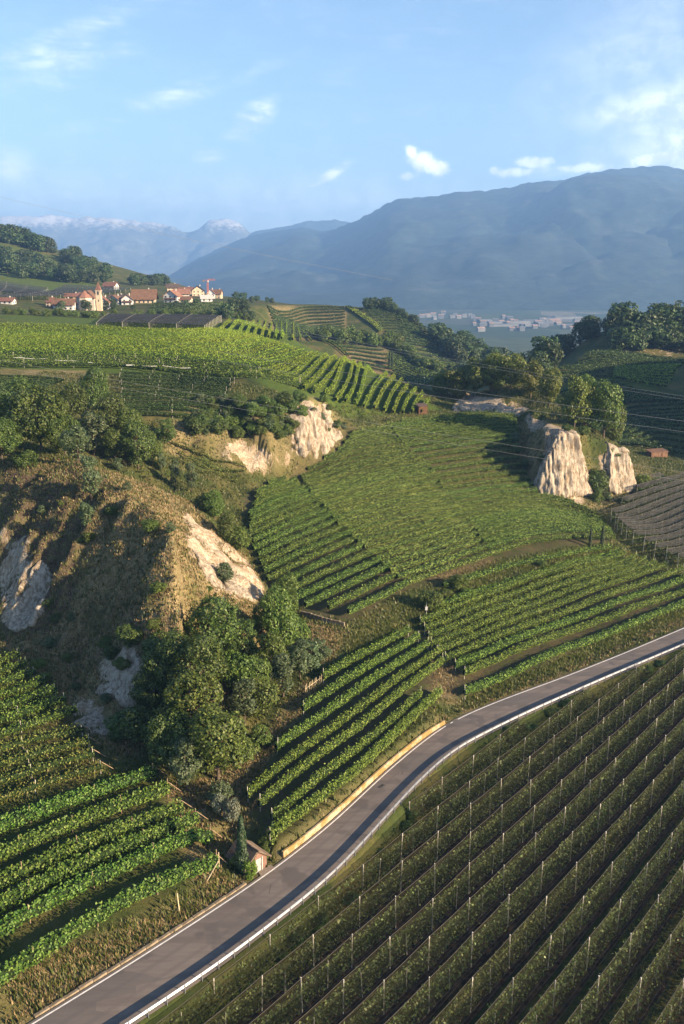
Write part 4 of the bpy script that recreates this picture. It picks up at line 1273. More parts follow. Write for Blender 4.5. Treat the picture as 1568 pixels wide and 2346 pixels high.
M_STEEL = simple('galvanised_steel', (.25, .27, .30), .45, .5, .12, 1.5, metallic=.65)
M_CONC = simple('kerb_concrete', (.19, .155, .11), .95, .1, .35, 2.0)
def guard_rail():
    Q = resample(match(RR, 400), 2.0)
    off = offset_line(Q, .15)
    e = empty('guard_rail', off[0])
    tag(e, 'long grey steel guard rail along the outer edge of the road', 'guard rail')
    org = off[0]
    prof = [(-.05, .42), (.02, .46), (.02, .52), (-.05, .56), (-.05, .62), (.02, .66), (.02, .72), (-.05, .77), (-.075, .775), (-.075, .42)]
    mp = MB(); mp.box((0, 0, .1), (.11, .07, 1.3)); mp.box((-.03, 0, .6), (.1, .12, .22))
    pm = mp.mesh('rail_post', M_STEEL)
    for i in range(0, len(off) - 2, 2):
        pts = off[i:i + 3]
        g = unit(np.gradient(pts[:, :2], axis=0))
        vv = []
        for p_, g_ in zip(pts, g):
            nx_, ny_ = g_[1], -g_[0]
            for a_, z_ in prof:
                vv.append((p_[0] + nx_ * a_ - org[0], p_[1] + ny_ * a_ - org[1], p_[2] + z_ - org[2]))
        n = len(prof)
        ff = []
        for r_ in range(2):
            for k in range(n):
                k2 = (k + 1) % n
                ff.append((r_ * n + k, r_ * n + k2, (r_ + 1) * n + k2, (r_ + 1) * n + k))
        # overlap plate at the joint so that each section reads
        mobj('rail_section', np_mesh('rail_section', np.array(vv), np.array(ff), M_STEEL), e)
        for j in (0, 1):
            p_ = off[i + j] - org
            ps = mobj('rail_post', pm, e, loc=(p_[0], p_[1], p_[2]))
            ps.rotation_euler = (0, 0, math.atan2(-g[j][0], g[j][1]))
guard_rail()

def lichen_wall():
    m, t, b = principled('lichen_covered_concrete', .92, .15)
    pos = t.n('NewGeometry').outputs['Position']
    n1 = t.noise(pos, .45, 4, .6); n2 = t.noise(pos, 2.2, 5, .65)
    c = t.mix(t.ramp(n2, .3, .7), (.30, .25, .17), (.44, .37, .26))
    c = t.mix(t.ramp(t.m('ADD', t.m('MULTIPLY', n1, .7), t.m('MULTIPLY', n2, .45)), .50, .64), c, (.25, .165, .06))
    n4 = t.noise(pos, 5, 5, .7)
    c = t.mix(t.m('MULTIPLY', t.ramp(n4, .5, .7), .65), c, (.14, .11, .075))
    t.L.new(c, b.inputs['Base Color'])
    mm = m
    k = np.arange(len(RL))
    sel = RL[(RL[:, 1] > 87.3) & (RL[:, 1] < 119.8)]
    q = offset_line(sel, -.62)
    A = resample(q, 1.0)
    top = .66
    e = empty('retaining_wall', A[0])
    tag(e, 'low roadside retaining wall stained orange yellow by lichen', 'wall')
    # cast segments with narrow joints
    i = 0
    while i < len(A) - 1:
        j = min(i + 3, len(A) - 1)
        P_ = A[i:j + 1].copy()
        if j < len(A) - 1: P_[-1] += (P_[-2] - P_[-1]) * .03
        g = unit(np.gradient(P_[:, :2], axis=0))
        hh = top + rng.uniform(-.03, .03)
        fade = np.interp(np.arange(i, j + 1), [0, 2, len(A) - 6, len(A) - 1], [1.12, 1, 1, .75])
        vv = []
        for p_, g_, fd in zip(P_, g, fade):
            nx_, ny_ = g_[1], -g_[0]
            for a_, z_ in ((.16, -.3), (.10, hh * fd - .06), (.06, hh * fd), (-.16, hh * fd), (-.2, -.3)):
                vv.append((p_[0] + nx_ * a_ - A[0][0], p_[1] + ny_ * a_ - A[0][1], p_[2] + z_ - A[0][2]))
        ff = []
        for r_ in range(len(P_) - 1):
            for k in range(5):
                k2 = (k + 1) % 5
                ff.append((r_ * 5 + k, (r_ + 1) * 5 + k, (r_ + 1) * 5 + k2, r_ * 5 + k2))
        me = bpy.data.meshes.new('wall_segment')
        me.from_pydata(vv, [], ff + [tuple(range(5)), tuple(reversed([(len(P_) - 1) * 5 + k for k in range(5)]))])
        me.materials.append(mm); me.update()
        mobj('wall_segment', me, e)
        i = j
lichen_wall()
# pale gutter strip at the wall foot and the worn stone kerb before the hut
sel = RL[(RL[:, 1] > 64) & (RL[:, 1] < 83.2)]
A = resample(offset_line(sel, -.62), 1.5)
e = empty('stone_kerb', A[0]); tag(e, 'worn low stone kerb between dry grass bank and road', 'kerb')
for i in range(len(A) - 1):
    p0, p1 = A[i], A[i + 1]
    c_ = (p0 + p1) / 2 - A[0]
    mb = MB(); mb.box((0, 0, 0), (np.linalg.norm(p1 - p0) * .97,   .3, .34))
    o = mb.build('kerb_stone', M_CONC, e, loc=(c_[0], c_[1], c_[2] + rng.uniform(-.06, .06)))
    o.rotation_euler = (rng.uniform(-.05, .05), rng.uniform(-.02, .02), math.atan2(p1[1] - p0[1], p1[0] - p0[0]))

# ------------------------------------------------------------------ roadside hut
def build_hut():
    c = at_z(560, 1944, 3.0)
    ra, rb = at_z(547, 1919, 3.3), at_z(590, 1944, 3.3)
    ang = math.atan2(rb[1] - ra[1], rb[0] - ra[0])
    cx, cy = (ra[0] + rb[0]) / 2, (ra[1] + rb[1]) / 2
    z0 = gz(cx, cy) - .1
    e = empty('roadside_hut', (cx, cy, z0), ang - R(5))
    tag(e, 'tiny pink plastered hut with mossy tiled roof beside the road', 'hut')
    e.scale = (.9, .9, .9)
    L_, W_, he, hr = 3.5, 3.0, 1.85, 3.1
    pink = simple('pink_plaster', (.19, .115, .09), .9, .15, .2, 1.5)
    mb = MB()
    l, w = L_ / 2, W_ / 2
    gx_ = [(-l, -w, 0), (l, -w, 0), (l, w, 0), (-l, w, 0), (-l, -w, he), (l, -w, he), (l, w, he), (-l, w, he), (-l, 0, hr - .1), (l, 0, hr - .1)]
    mb.add(gx_, [(0, 1, 5, 4), (2, 3, 7, 6), (1, 2, 6, 9, 5), (3, 0, 4, 8, 7), (0, 3, 2, 1)])
    mb.build('wall', pink, e)
    dm = simple('pale_door_paint', (.30, .30, .30), .6, .3, .12, 3)
    mb = MB(); mb.box((l + .03, .15, .95), (.06, .8, 1.9)); d = mb.build('door', dm, e)
    mb = MB(); mb.box((l + .09, .5, 1.0), (.05, .06, .14)); mb.build('handle', M_STEEL, d)
    for yy in (-.42, .72):
        mb = MB(); mb.box((l + .05, yy, 1.0), (.1, .12, 2.0)); mb.build('door_post', simple('door_post_stone', (.40, .38, .36), .85), d)
    roofm = simple('roof_boards', (.12, .08, .05), .85)
    ov = .55
    slope = (hr - he) / w
    for s in (-1, 1):
        yo = w + ov
        a0 = Vector((0, 0, hr)); a1 = Vector((0, s * yo, hr - slope * yo))
        mb = MB()
        lx = l + .3
        vv = [(-lx, 0, hr), (lx, 0, hr), (lx, s * yo, a1.z), (-lx, s * yo, a1.z), (-lx, 0, hr - .08), (lx, 0, hr - .08), (lx, s * yo, a1.z - .08), (-lx, s * yo, a1.z - .08)]
        fc = [(0, 1, 2, 3), (7, 6, 5, 4), (0, 4, 5, 1), (1, 5, 6, 2), (2, 6, 7, 3), (3, 7, 4, 0)]
        mb.add(vv, fc if s < 0 else [tuple(reversed(q)) for q in fc])
        rp = mb.build('roof', roofm, e)
        tm = TILE_M
        ncol = 17
        slen = math.hypot(yo, a1.z - hr)
        for i in range(ncol):
            x = -lx + (i + .5) * 2 * lx / ncol
            mb = MB()
            for j in range(5):           # barrel tiles, each course overlapping the next
                t0, t1 = j / 5, (j + 1.12) / 5
                pts = []
                for t_, lift in ((t0, .085 + rng.uniform(0, .012)), (min(t1, 1.02), .055)):
                    pts.append((x + rng.uniform(-.012, .012), s * yo * t_, hr + (a1.z - hr) * t_ + lift - .03))
                mb.tube(pts, [.088, .108], 6)
            mb.build('tile_column', tm, rp)
    mb = MB()
    for j in range(9):
        x0 = -l - .3 + j * (L_ + .6) / 9
        mb.tube([(x0, 0, hr + .06), (x0 + (L_ + .6) / 9 * 1.08, 0, hr + .045)], [.13, .115], 8)
    mb.build('ridge_tiles', TILE_M, e)
    return e
def tile_mat(name, cols):
    m, t, b = principled(name, .85, .2)
    ri = t.n('NewGeometry').outputs['Random Per Island']
    c = t.cramp(ri, [(i / (len(cols) - 1), q) for i, q in enumerate(cols)])
    n = t.noise(t.n('NewGeometry').outputs['Position'], 3, 4, .65)
    c = t.mix(t.ramp(n, .5, .72), c, (.13, .11, .07))
    t.L.new(c, b.inputs['Base Color'])
    return m
TILE_M = tile_mat('old_barrel_tiles', [(.055, .040, .034), (.085, .058, .045), (.17, .125, .095), (.11, .088, .072)])
hut = build_hut()
# paved apron in front of the hut
p = [road_pt(600, 2012), road_pt(634, 1992), at_z(610, 1972, .5), at_z(585, 1985, .5)]
pv = np.array([[q[0], q[1], 0] for q in p])
pv[:, 2] = ground(pv[:, 0], pv[:, 1]) + .06
pv[:2, 2] = road_z(pv[:2, 1]) + .02
tag(mobj('pavement', np_mesh('pavement', pv, np.array([(0, 1, 2, 3)]), simple('gravel_apron', (.20, .165, .135), .95, .1, .35, 8))), kind='structure')

# ================================================================== HAIL-NETTED ORCHARDS
def net_material(name, col, alpha):
    m = bpy.data.materials.new(name)
    m.use_nodes = True
    t = NT(m.node_tree)
    b = m.node_tree.nodes['Principled BSDF']
    b.inputs['Roughness'].default_value = .9
    b.inputs['Specular IOR Level'].default_value = .05
    pos = t.n('TexCoord').outputs['Object']
    mp = t.n('Mapping'); t.L.new(pos, mp.inputs[0]); mp.inputs['Scale'].default_value = (.12, 2.2, 2.2)
    st = t.noise(mp.outputs[0], 2.2, 5, .7, .4)
    t.L.new(t.mix(t.ramp(st, .45, .75), col, tuple(x * 2.6 for x in col)), b.inputs['Base Color'])
    tr = t.n('BsdfTransparent')
    ms = t.n('MixShader')
    t.L.new(t.m('MULTIPLY_ADD', t.ramp(st, .4, .8), .22, alpha, clamp=True), ms.inputs[0])
    t.L.new(tr.outputs[0], ms.inputs[1]); t.L.new(b.outputs[0], ms.inputs[2])
    t.L.new(ms.outputs[0], m.node_tree.nodes['Material Output'].inputs[0])
    return m
M_NET = net_material('dark_hail_net', (.018, .018, .010), .29)
M_NET_GREY = net_material('grey_hail_net', (.036, .036, .035), .62)
M_CABLE = simple('net_cable', (.075, .07, .06), .6, .3)
M_STRIP = simple('bare_tree_strip', (.055, .038, .026), .95, .05, .5, 1.6)
D_ = np.array([math.cos(R(49.7)), math.sin(R(49.7))]); N_ = np.array([D_[1], -D_[0]])
Z_ORCH = -5.0
def orchard():
    rz = math.atan2(D_[1], D_[0])
    k = 0
    n0 = -57.05
    while True:
        nk = n0 + 3.06 * k
        if nk > 8: break
        tt = np.arange(-60, 220, .8)
        pts = np.outer(tt, D_) + N_ * nk
        dr, _ = nearest(RR, pts[:, 0], pts[:, 1])
        okm = (dr > 1.0) & (pts[:, 1] > 52) & (pts[:, 0] < 96) & (pts[:, 0] > -40) & (pts[:, 0] < .48 * pts[:, 1] + 8)
        k += 1
        if okm.sum() < 8: continue
        P_ = pts[okm]
        zg = np.minimum(ground(P_[:, 0], P_[:, 1]), -3.45)
        G_ = np.c_[P_, zg]
        org = G_[0].copy()
        e = empty('apple_row', org, rz)
        L_ = np.linalg.norm(P_[-1] - P_[0])
        loc = np.c_[np.linspace(0, L_, len(P_)), np.zeros(len(P_)), zg - org[2]]
        tag(e, f'{ordinal(k)} row of slim apple trees counted from the guard rail under dark netting', 'apple row', 'apple rows of the netted orchard')
        vL, fs = row_foliage(loc, 62, .30, 3.0, .62, .6, shoots=.25, core=False)
        mobj('tree_foliage', np_mesh('tree_foliage', vL, fs, M_APPLE), e)
        # bare soil strip under the trees
        sv = []
        for q in loc[::2]:
            wv = .75 + rng.uniform(-.15, .15)
            sv += [(q[0], -wv, q[2] + .07), (q[0], wv, q[2] + .07)]
        mobj('soil_strip', np_mesh('soil_strip', np.array(sv), np.array([(2 * i, 2 * i + 2, 2 * i + 3, 2 * i + 1) for i in range(len(sv) // 2 - 1)]), M_STRIP), e)
        # posts
        xs = np.arange(.4, L_, 7.4) if L_ > 8 else [.4]
        ph = []
        for j, x in enumerate(xs):
            zp = np.interp(x, loc[:, 0], loc[:, 2])
            hp = 4.0 + org[2] * 0
            sc_ = 1.0 + rng.uniform(-.02, .02)
            po = mobj('post', post_mesh('tall'), e, loc=(x, rng.uniform(-.05, .05), zp))
            po.rotation_euler = (rng.uniform(-.03, .03), rng.uniform(-.03, .03), rng.uniform(0, 1.5))
            po.scale = (1, 1, sc_)
            ph.append((x, zp + 4.05 * sc_))
            if rng.random() < .5 and x + 3 < L_:
                p2 = mobj('stake', post_mesh('tall'), e, loc=(x + rng.uniform(2.5, 5), rng.uniform(-.25, .25), np.interp(x + 3, loc[:, 0], loc[:, 2])))
                p2.scale = (.7, .7, rng.uniform(.62, .85))
                p2.rotation_euler = (rng.uniform(-.05, .05), rng.uniform(-.05, .05), 0)
        ph = np.array(ph)
        # net: ridge wire over the post tops, both sides sloping down to a hem
        net = empty('hail_net', org, rz)
        tag(net, f'{ordinal(k)} dark hail net strip counted from the guard rail draped over an apple row', 'hail net', 'dark hail nets of the orchard')
        X = np.linspace(0, L_, max(4, int(L_ / 1.25)))
        base_r = np.interp(X, ph[:, 0], ph[:, 1])
        sag = np.zeros(len(X))
        for a_, b_ in zip(ph[:-1, 0], ph[1:, 0]):
            mm = (X >= a_) & (X <= b_)
            u = (X[mm] - a_) / (b_ - a_)
            sag[mm] = .17 * 4 * u * (1 - u)
        ridge = base_r - sag * .55
        for s in (-1, 1):
            hemy = s * (1.34 + .10 * fbm(X / 3 + k * 7, X * 0 + s, 2))
            hemz = base_r - 1.55 - sag * .5 + .18 * fbm(X / 2.5 + k * 3, X * 0 + 5 * s, 2)
            cols = []
            for u in (0, .33, .66, 1):
                y_ = hemy * u
                z_ = ridge * (1 - u) + hemz * u - .30 * math.sin(math.pi * u) + (.12 * fbm(X / 1.8 + k, np.full(len(X), u * 3.0 + s), 2) if 0 < u < 1 else 0)
                cols.append(np.c_[X, y_, z_])
            V_ = np.stack(cols, 1)
            ii = np.arange(V_.shape[0] * 4).reshape(-1, 4)
            ff = np.stack([ii[:-1, :-1], ii[1:, :-1], ii[1:, 1:], ii[:-1, 1:]], -1).reshape(-1, 4)
            mobj('net_panel', np_mesh('net_panel', V_.reshape(-1, 3), ff, M_NET, smooth=True), net)
            mb = MB(); mb.tube([(x, y_, z_ - .02) for x, y_, z_ in zip(X[::2], hemy[::2], hemz[::2])], .014, 4)
            mb.build('hem_cable', M_CABLE, net)
        mb = MB(); mb.tube([(x, 0, z_ + .03) for x, z_ in zip(X, ridge)], .022, 4)
        mb.build('ridge_cable', M_CABLE, net)
orchard()

# ================================================================== TREES AND BUSHES
def tree_at(kind, name, px, py, h, label, cat='tree', group=None, wide=1.0, ymin=0.0, **kw):
    w = survey(px, py, ymin)
    if w is None:
        print('TREE LOST', px, py, label); return
    return plant(kind, name, w[0], w[1], h * (1.0 if kind != 'cypress' else 1), label, cat, group, wide, sink=.15 * h / 10, **kw)

# wooded foot of the knoll
for a in [('broad', 480, 1528, 10.5, 'dark spreading broadleaf tree high in the thicket under the dry knoll', 1.0),
          ('broadmid', 440, 1700, 11.0, 'big round green tree in the middle of the thicket by the knoll', .95),
          ('broad', 392, 1590, 8.5, 'green tree at the upper left rim of the thicket beside bare sand', .95),
          ('broadmid', 500, 1790, 10.0, 'large leafy tree at the lower right of the thicket above dry bank', 1.0),
          ('broad', 400, 1770, 8.0, 'dark tree low in the shade at the bottom of the thicket', .9),
          ('slim', 428, 1812, 6.8, 'feathery grey green tree at the very bottom of the thicket', 1.25),
          ('broadmid', 640, 1500, 11.0, 'tall leafy tree on the right rim of the knoll beside the basin vines', .72),
          ('broadmid', 655, 1420, 9.0, 'upright tree against the basin vines at the knoll end', .7),
          ('slim', 690, 1560, 6.5, 'grey green slender tree at the field edge right of the thicket', 1.35),
          ('slim', 650, 1600, 7.0, 'grey green bushy tree between thicket and strip vineyard', 1.4),
          ('shrub', 590, 1640, 5.6, 'rounded leafy bush above the dry bank of the strip vineyard', 1.0),
          ('broadmid', 590, 1600, 6.5, 'small leafy tree in the middle of the right thicket', .9),
          ('shrub', 545, 1590, 6.0, 'leafy bush between the two largest thicket trees', .9),
          ('shrubgrey', 710, 1530, 4.6, 'pale grey green bush at the right tip of the thicket', 1.2),
          ('shrubdeep', 330, 1700, 5.0, 'dark bush in deep shade left of the thicket', 1.2),
          ('shrubdeep', 285, 1690, 3.6, 'low dark bush beside bare sand left of the thicket', 1.2),
          ('shrubdeep', 360, 1510, 3.6, 'dark scrub clump on the knoll face above the thicket', 1.2),
          ('shrubdeep', 300, 1480, 3.0, 'dull scrub clump on the brown knoll face', 1.2),
          ('shrubgrey', 505, 1840, 2.8, 'pale scrub at the foot of the thicket near dry grass', 1.3),
          ('shrub', 600, 1710, 3.0, 'small bush on the dry bank beside the strip vineyard', 1.0),
          ('shrub', 560, 1750, 3.6, 'bush on the dry bank near the lower thicket tree', 1.0),
          ('broad', 560, 1520, 7.0, 'dark leafy tree between thicket crown and the right rim', .95),
          ('broadmid', 620, 1560, 7.5, 'leafy tree on the right slope of the thicket', .95),
          ('broad', 450, 1610, 9.0, 'dark crown in the very middle of the thicket', 1.0),
          ('slim', 560, 1660, 6.5, 'grey green tree low on the right side of the thicket', 1.4),
          ('broad', 350, 1640, 6.5, 'dark crown on the left flank of the thicket', 1.0),
          ('broadmid', 600, 1450, 6.0, 'leafy crown on the bare sand edge above the thicket', .9),
          ('shrub', 680, 1480, 4.5, 'green bush in front of the tall rim tree', 1.1),
          ('shrubgrey', 735, 1515, 3.4, 'small grey bush where thicket meets terrace wall', 1.1)]:
    tree_at(a[0], 'broadleaf_tree' if 'broad' in a[0] else 'slender_tree' if a[0] == 'slim' else 'bush', a[1], a[2], a[3], a[4], 'bush' if 'shrub' in a[0] else 'tree', 'trees and bushes at the foot of the knoll', a[5])
# on top of the knoll
for a in [('broad', 95, 1035, 13.0, 'largest dark tree on the knoll top at the left edge', .98),
          ('broad', 20, 1010, 10.0, 'dark tree cut by the left picture edge on the knoll top', .9),
          ('broad', 215, 950, 12.0, 'dark round tree behind the others on the knoll', .85),
          ('slim', 215, 1045, 10.5, 'pale grey green tree between the dark knoll trees', 1.45),
          ('broad', 318, 1075, 11.0, 'dark leafy tree at the right end of the knoll top wood', .82),
          ('broadmid', 265, 1060, 8.0, 'mid green tree filling the knoll top wood', .9),
          ('broadmid', 350, 1060, 7.5, 'mid green tree on the right knoll shoulder', .8),
          ('broad', 150, 1045, 8.0, 'low dark tree in front on the knoll top', 1.0),
          ('broad', 60, 985, 12.0, 'dark crown behind the largest knoll tree', 1.0),
          ('broad', 160, 985, 11.0, 'dark crown in the middle of the knoll top wood', 1.0),
          ('broad', 255, 1000, 10.0, 'dark crown behind the pale knoll tree', 1.0),
          ('broadmid', 130, 1000, 9.0, 'mid green crown in the knoll top wood', 1.0),
          ('broadmid', 300, 1020, 9.0, 'mid green crown near the right end of the knoll wood', 1.0),
          ('broad', 5, 1055, 8.0, 'dark low crown at the picture edge on the knoll', 1.1),
          ('slim', 180, 1065, 7.5, 'pale crown in front of the knoll wood', 1.5),
          ('broad', 385, 1020, 6.5, 'dark crown on the terrace side of the knoll wood', 1.0),
          ('slim', 210, 1150, 8.0, 'lone pale slender tree on the brown knoll face', 1.05),
          ('slim', 200, 1215, 4.6, 'small pale bushy tree below the lone slender tree', 1.3),
          ('slim', 402, 1118, 6.6, 'young light green tree at the knoll edge, left of a pair', 1.0),
          ('slim', 440, 1130, 7.0, 'young light green tree at the knoll edge, right of a pair', 1.0),
          ('slim', 372, 1085, 5.0, 'thin young tree behind the pair on the knoll edge', 1.0),
          ('broadmid', 492, 1190, 6.2, 'leafy bushy tree on the knoll rim above bare sand', .9),
          ('shrub', 470, 1170, 4.0, 'rounded bush hugging the knoll rim', 1.0),
          ('broadmid', 520, 1240, 6.5, 'green tree on the rim overlooking the basin vines', .8),
          ('shrub', 548, 1262, 5.0, 'bush spilling over the knoll rim to the basin', 1.0),
          ('shrubgrey', 515, 1335, 3.2, 'grey scrub clinging to the bare sand face', 1.2),
          ('shrub', 345, 1225, 2.2, 'small green bush alone on dry grass face', 1.2),
          ('shrubgrey', 270, 1080, 3.0, 'grey scrub under the knoll trees', 1.2),
          ('shrubdeep', 60, 1070, 3.0, 'dark low scrub at the wood edge', 1.5),
          ('shrub', 360, 1360, 1.8, 'yellow green tuft bush low on the dry face', 1.3)]:
    tree_at(a[0], 'broadleaf_tree' if 'broad' in a[0] else 'slender_tree' if a[0] == 'slim' else 'bush', a[1], a[2], a[3], a[4], 'bush' if 'shrub' in a[0] else 'tree', 'trees and bushes on the knoll', a[5])
items = []
for i in range(34):
    q = survey(rng.uniform(20, 560), rng.uniform(1120, 1640))
    if q is not None and 100 < q[1] < 175:
        items.append(q)
items.sort(key=lambda q: q[0])
for i, q in enumerate(items):
    plant(['shrubgrey', 'shrub', 'shrubdeep'][i % 3], 'bush', q[0], q[1], rng.uniform(.8, 2.0), ordinal(i + 1) + ' small scrub bush from the left on the dry knoll face', 'bush', 'scrub on the knoll face', 1.3, trunk=False)
# shrubby knob with the white cliff
extra_knob = [(rng.uniform(450, 665), rng.uniform(925, 1005), rng.uniform(1.8, 3.6), ['shrub', 'shrubdeep', 'shrubgrey'][i % 3]) for i in range(60)]
for i, (px, py, h, k) in enumerate(sorted([(450, 1000, 4.6, 'shrubdeep'), (460, 985, 4.0, 'shrubdeep'), (500, 1000, 4.4, 'shrubdeep'), (530, 985, 3.6, 'shrub'), (545, 1010, 3.4, 'shrub'), (565, 975, 3.4, 'shrubgrey'), (580, 960, 4.0, 'shrub'), (600, 985, 3.2, 'shrub'),
                                    (615, 945, 4.2, 'shrubdeep'), (635, 960, 4.0, 'shrub'), (650, 935, 4.4, 'shrubdeep'), (668, 945, 3.6, 'shrubdeep'), (685, 925, 3.6, 'shrubdeep'), (605, 930, 3.0, 'shrub'), (640, 1010, 2.2, 'shrub'), (672, 985, 3.0, 'shrub'), (575, 1000, 2.6, 'shrubgrey'), (742, 925, 2.6, 'shrub'), (755, 945, 2.2, 'shrub')] + extra_knob)):
    tree_at(k, 'bush', px, py, h, ordinal(i + 1) + ' of the scrub bushes counted rightwards on the knob with the white cliff', 'bush', 'scrub bushes on the knob with the white cliff', 1.15)
# bluff with tall trees
for k, x, y, h, lab, wd in [('golden', 41, 318, 11.5, 'dark edged tree at the left end of the bluff row', 1.0), ('golden', 47, 316, 13, 'golden green tree second along the bluff top', 1.0), ('golden', 53, 315, 13.5, 'golden green tree at the middle of the bluff top', 1.0), ('golden', 59, 311, 12.5, 'golden green round tree right of the bluff middle', 1.0),
                            ('golden', 64.5, 303, 12, 'yellowish tree near the right end of the bluff row', 1.0), ('golden', 68, 290, 12.5, 'yellowish tree alone before the tall pair on the bluff', .9), ('broad', 44, 322, 10, 'dark tree in the shade at the bluff left end', 1.1), ('broad', 36, 321, 9, 'dark low tree where the bluff meets the bright rows', 1.1), ('broad', 56, 322, 10, 'dark tree behind the golden row', 1.1),
                            ('golden', 69.5, 263, 16, 'tall sunlit yellow green tree above the pale cliff', .82), ('broadmid', 78.5, 263, 17, 'tall dark green tree right of the sunlit tree on the bluff', .75), ('broadmid', 74.5, 269, 15, 'dark tree wedged between the two tall bluff trees', .8), ('broadmid', 83, 268, 13, 'dark tree at the right end of the bluff trees', .75),
                            ('shrubdeep', 72.5, 248.5, 6.5, 'dark bush hanging in the cleft below the tall trees', .8), ('shrubdeep', 74.5, 250.5, 7, 'dark bush in the cleft between the two pale cliffs', .8), ('bright', 91, 262, 5, 'bright yellow green bush beside the small pale cliff', .9), ('shrub', 72, 243, 3.4, 'bush at the cleft foot above the brown bank', 1.0), ('shrubgrey', 76, 246, 2.6, 'pale bush on the brown bank below the small cliff', 1.2), ('shrub', 81, 246, 2.4, 'low bush on the brown bank beside grey nets', 1.2), ('shrub', 95, 262, 3.5, 'green bush near the corner of the grey netted orchard', 1.1)]:
    tr_ = k in ('golden', 'broad', 'broadmid')
    plant(k, 'broadleaf_tree' if tr_ else 'bush', x, y, h, lab, 'tree' if tr_ else 'bush', 'trees on the bluff', wd, sink=.3)
# scrub hanging over the cliff tops
rim = [(52.5, 252), (52, 260), (53, 268), (55, 276), (73, 247), (76, 249), (90, 258), (88, 255), (-11, 247), (-8, 250.5), (-4.5, 254), (-1.5, 258), (0.5, 262), (-6, 253), (57, 247), (60, 246), (63.5, 248), (67, 251), (70, 254), (58, 252), (81, 257), (85, 260.5), (78.5, 256)]
rim.sort()
for i, (x, y) in enumerate(rim):
    plant(['shrub', 'shrubdeep', 'shrubgrey'][i % 3], 'bush', x, y, rng.uniform(1.6, 3.2), ordinal(i + 1) + ' scrub bush from the left along the tops of the pale cliffs', 'bush', 'scrub on the cliff tops', 1.2, trunk=False)
# terrace bank
for a in [('shrub', 985, 1398, 3.6, 'round dark green bush on the terrace bank beside the small white post', 1.2), ('shrub', 1046, 1352, 3.4, 'round dark bush further up the terrace bank', 1.2), ('bright', 1075, 1368, 1.8, 'low bright green bramble on the bank', 1.6), ('bright', 1010, 1396, 1.5, 'low bright bramble beside the round bush', 1.6), ('shrub', 1020, 1372, 2.0, 'small bush between the two round bushes', 1.2), ('shrub', 1240, 1300, 1.4, 'low tuft bush on the terrace bank', 1.6),
          ('cypress', 1352, 1258, 5.0, 'small dark cypress at the basin corner, left of two', 1.0), ('cypress', 1379, 1262, 6.2, 'taller dark cypress at the basin corner, right of two', 1.0)]:
    tree_at(a[0], 'cypress' if a[0] == 'cypress' else 'bush', a[1], a[2], a[3], a[4], 'cypress' if a[0] == 'cypress' else 'bush', 'plants on the terrace bank', a[5])
# by the hut
tree_at('cypress', 'cypress', 556, 2006, 7.6, 'slim dark cypress standing in front of the tiny hut', 'cypress', None, 1.0)
tree_at('bright', 'bush', 574, 2014, 2.4, 'bright green bush beside cypress at the road edge', 'bush', None, .75)
tree_at('bright', 'bush', 545, 1992, 1.9, 'small light green bush left of the cypress', 'bush', None, .8)
tree_at('olive', 'olive_tree', 535, 1900, 3.6, 'silvery olive bush behind the tiny hut', 'olive tree', None, .72)
tree_at('olive', 'olive_tree', 505, 1872, 3.0, 'duller silvery olive bush behind the other olive', 'olive tree', None, .8)
tree_at('shrub', 'bush', 606, 1968, 1.6, 'small weedy bush between hut and yellow wall', 'bush', None, .9)
tree_at('shrub', 'bush', 608, 1945, 1.5, 'small weedy bush at the end of the low vine row', 'bush', None, .9)
# weeds along the guard rail, mostly dark ones standing for shade under the nets
for i, k in enumerate(sorted(rng.integers(25, 230, 44))):
    q = offset_line(match(RR, 260), .9 + rng.random() * 1.2)[k]
    plant('shrubdeep' if i % 3 else 'shrub', 'bush', q[0], q[1], rng.uniform(.7, 1.5), ordinal(i + 1) + ' low weedy bush upwards along the outside of the guard rail', 'bush', 'weeds outside the guard rail', 1.5, trunk=False)

def ordered(items, kind, h0, h1, name, label, cat, group, wide):
    items.sort(key=lambda q: q[0])
    for i, (px, w) in enumerate(items):
        plant(kind, name, w[0], w[1], rng.uniform(h0, h1) * 1.15, ordinal(i + 1) + ' from the left, ' + label, cat, group, wide * rng.uniform(.85, 1.2), sink=.2)
def scatter(poly, n, kind, h0, h1, name, label, cat, group, ymin, wide=1.0, step=None):
    """trees spread over a surveyed patch"""
    xs = [p[0] for p in poly]; ys = [p[1] for p in poly]
    items = []; tries = 0
    while len(items) < n and tries < n * 40:
        tries += 1
        px, py = rng.uniform(min(xs), max(xs)), rng.uniform(min(ys), max(ys))
        if not inside(poly, np.array([px]), np.array([py]))[0]: continue
        w = survey(px, py, ymin)
        if w is not None: items.append((px, w))
    ordered(items, kind, h0, h1, name, label, cat, group, wide)
def line_trees(pts, n, kind, h0, h1, name, label, cat, group, ymin, wide=1.0, jit=3):
    P_ = resample(np.array(pts, float), 1.0)
    items = []
    for k in np.linspace(0, len(P_) - 1, n):
        q = P_[int(k)]
        px = q[0] + rng.uniform(-jit, jit)
        w = survey(px, q[1] + rng.uniform(-jit, jit) * .5, ymin)
        if w is not None: items.append((px, w))
    ordered(items, kind, h0, h1, name, label, cat, group, wide)

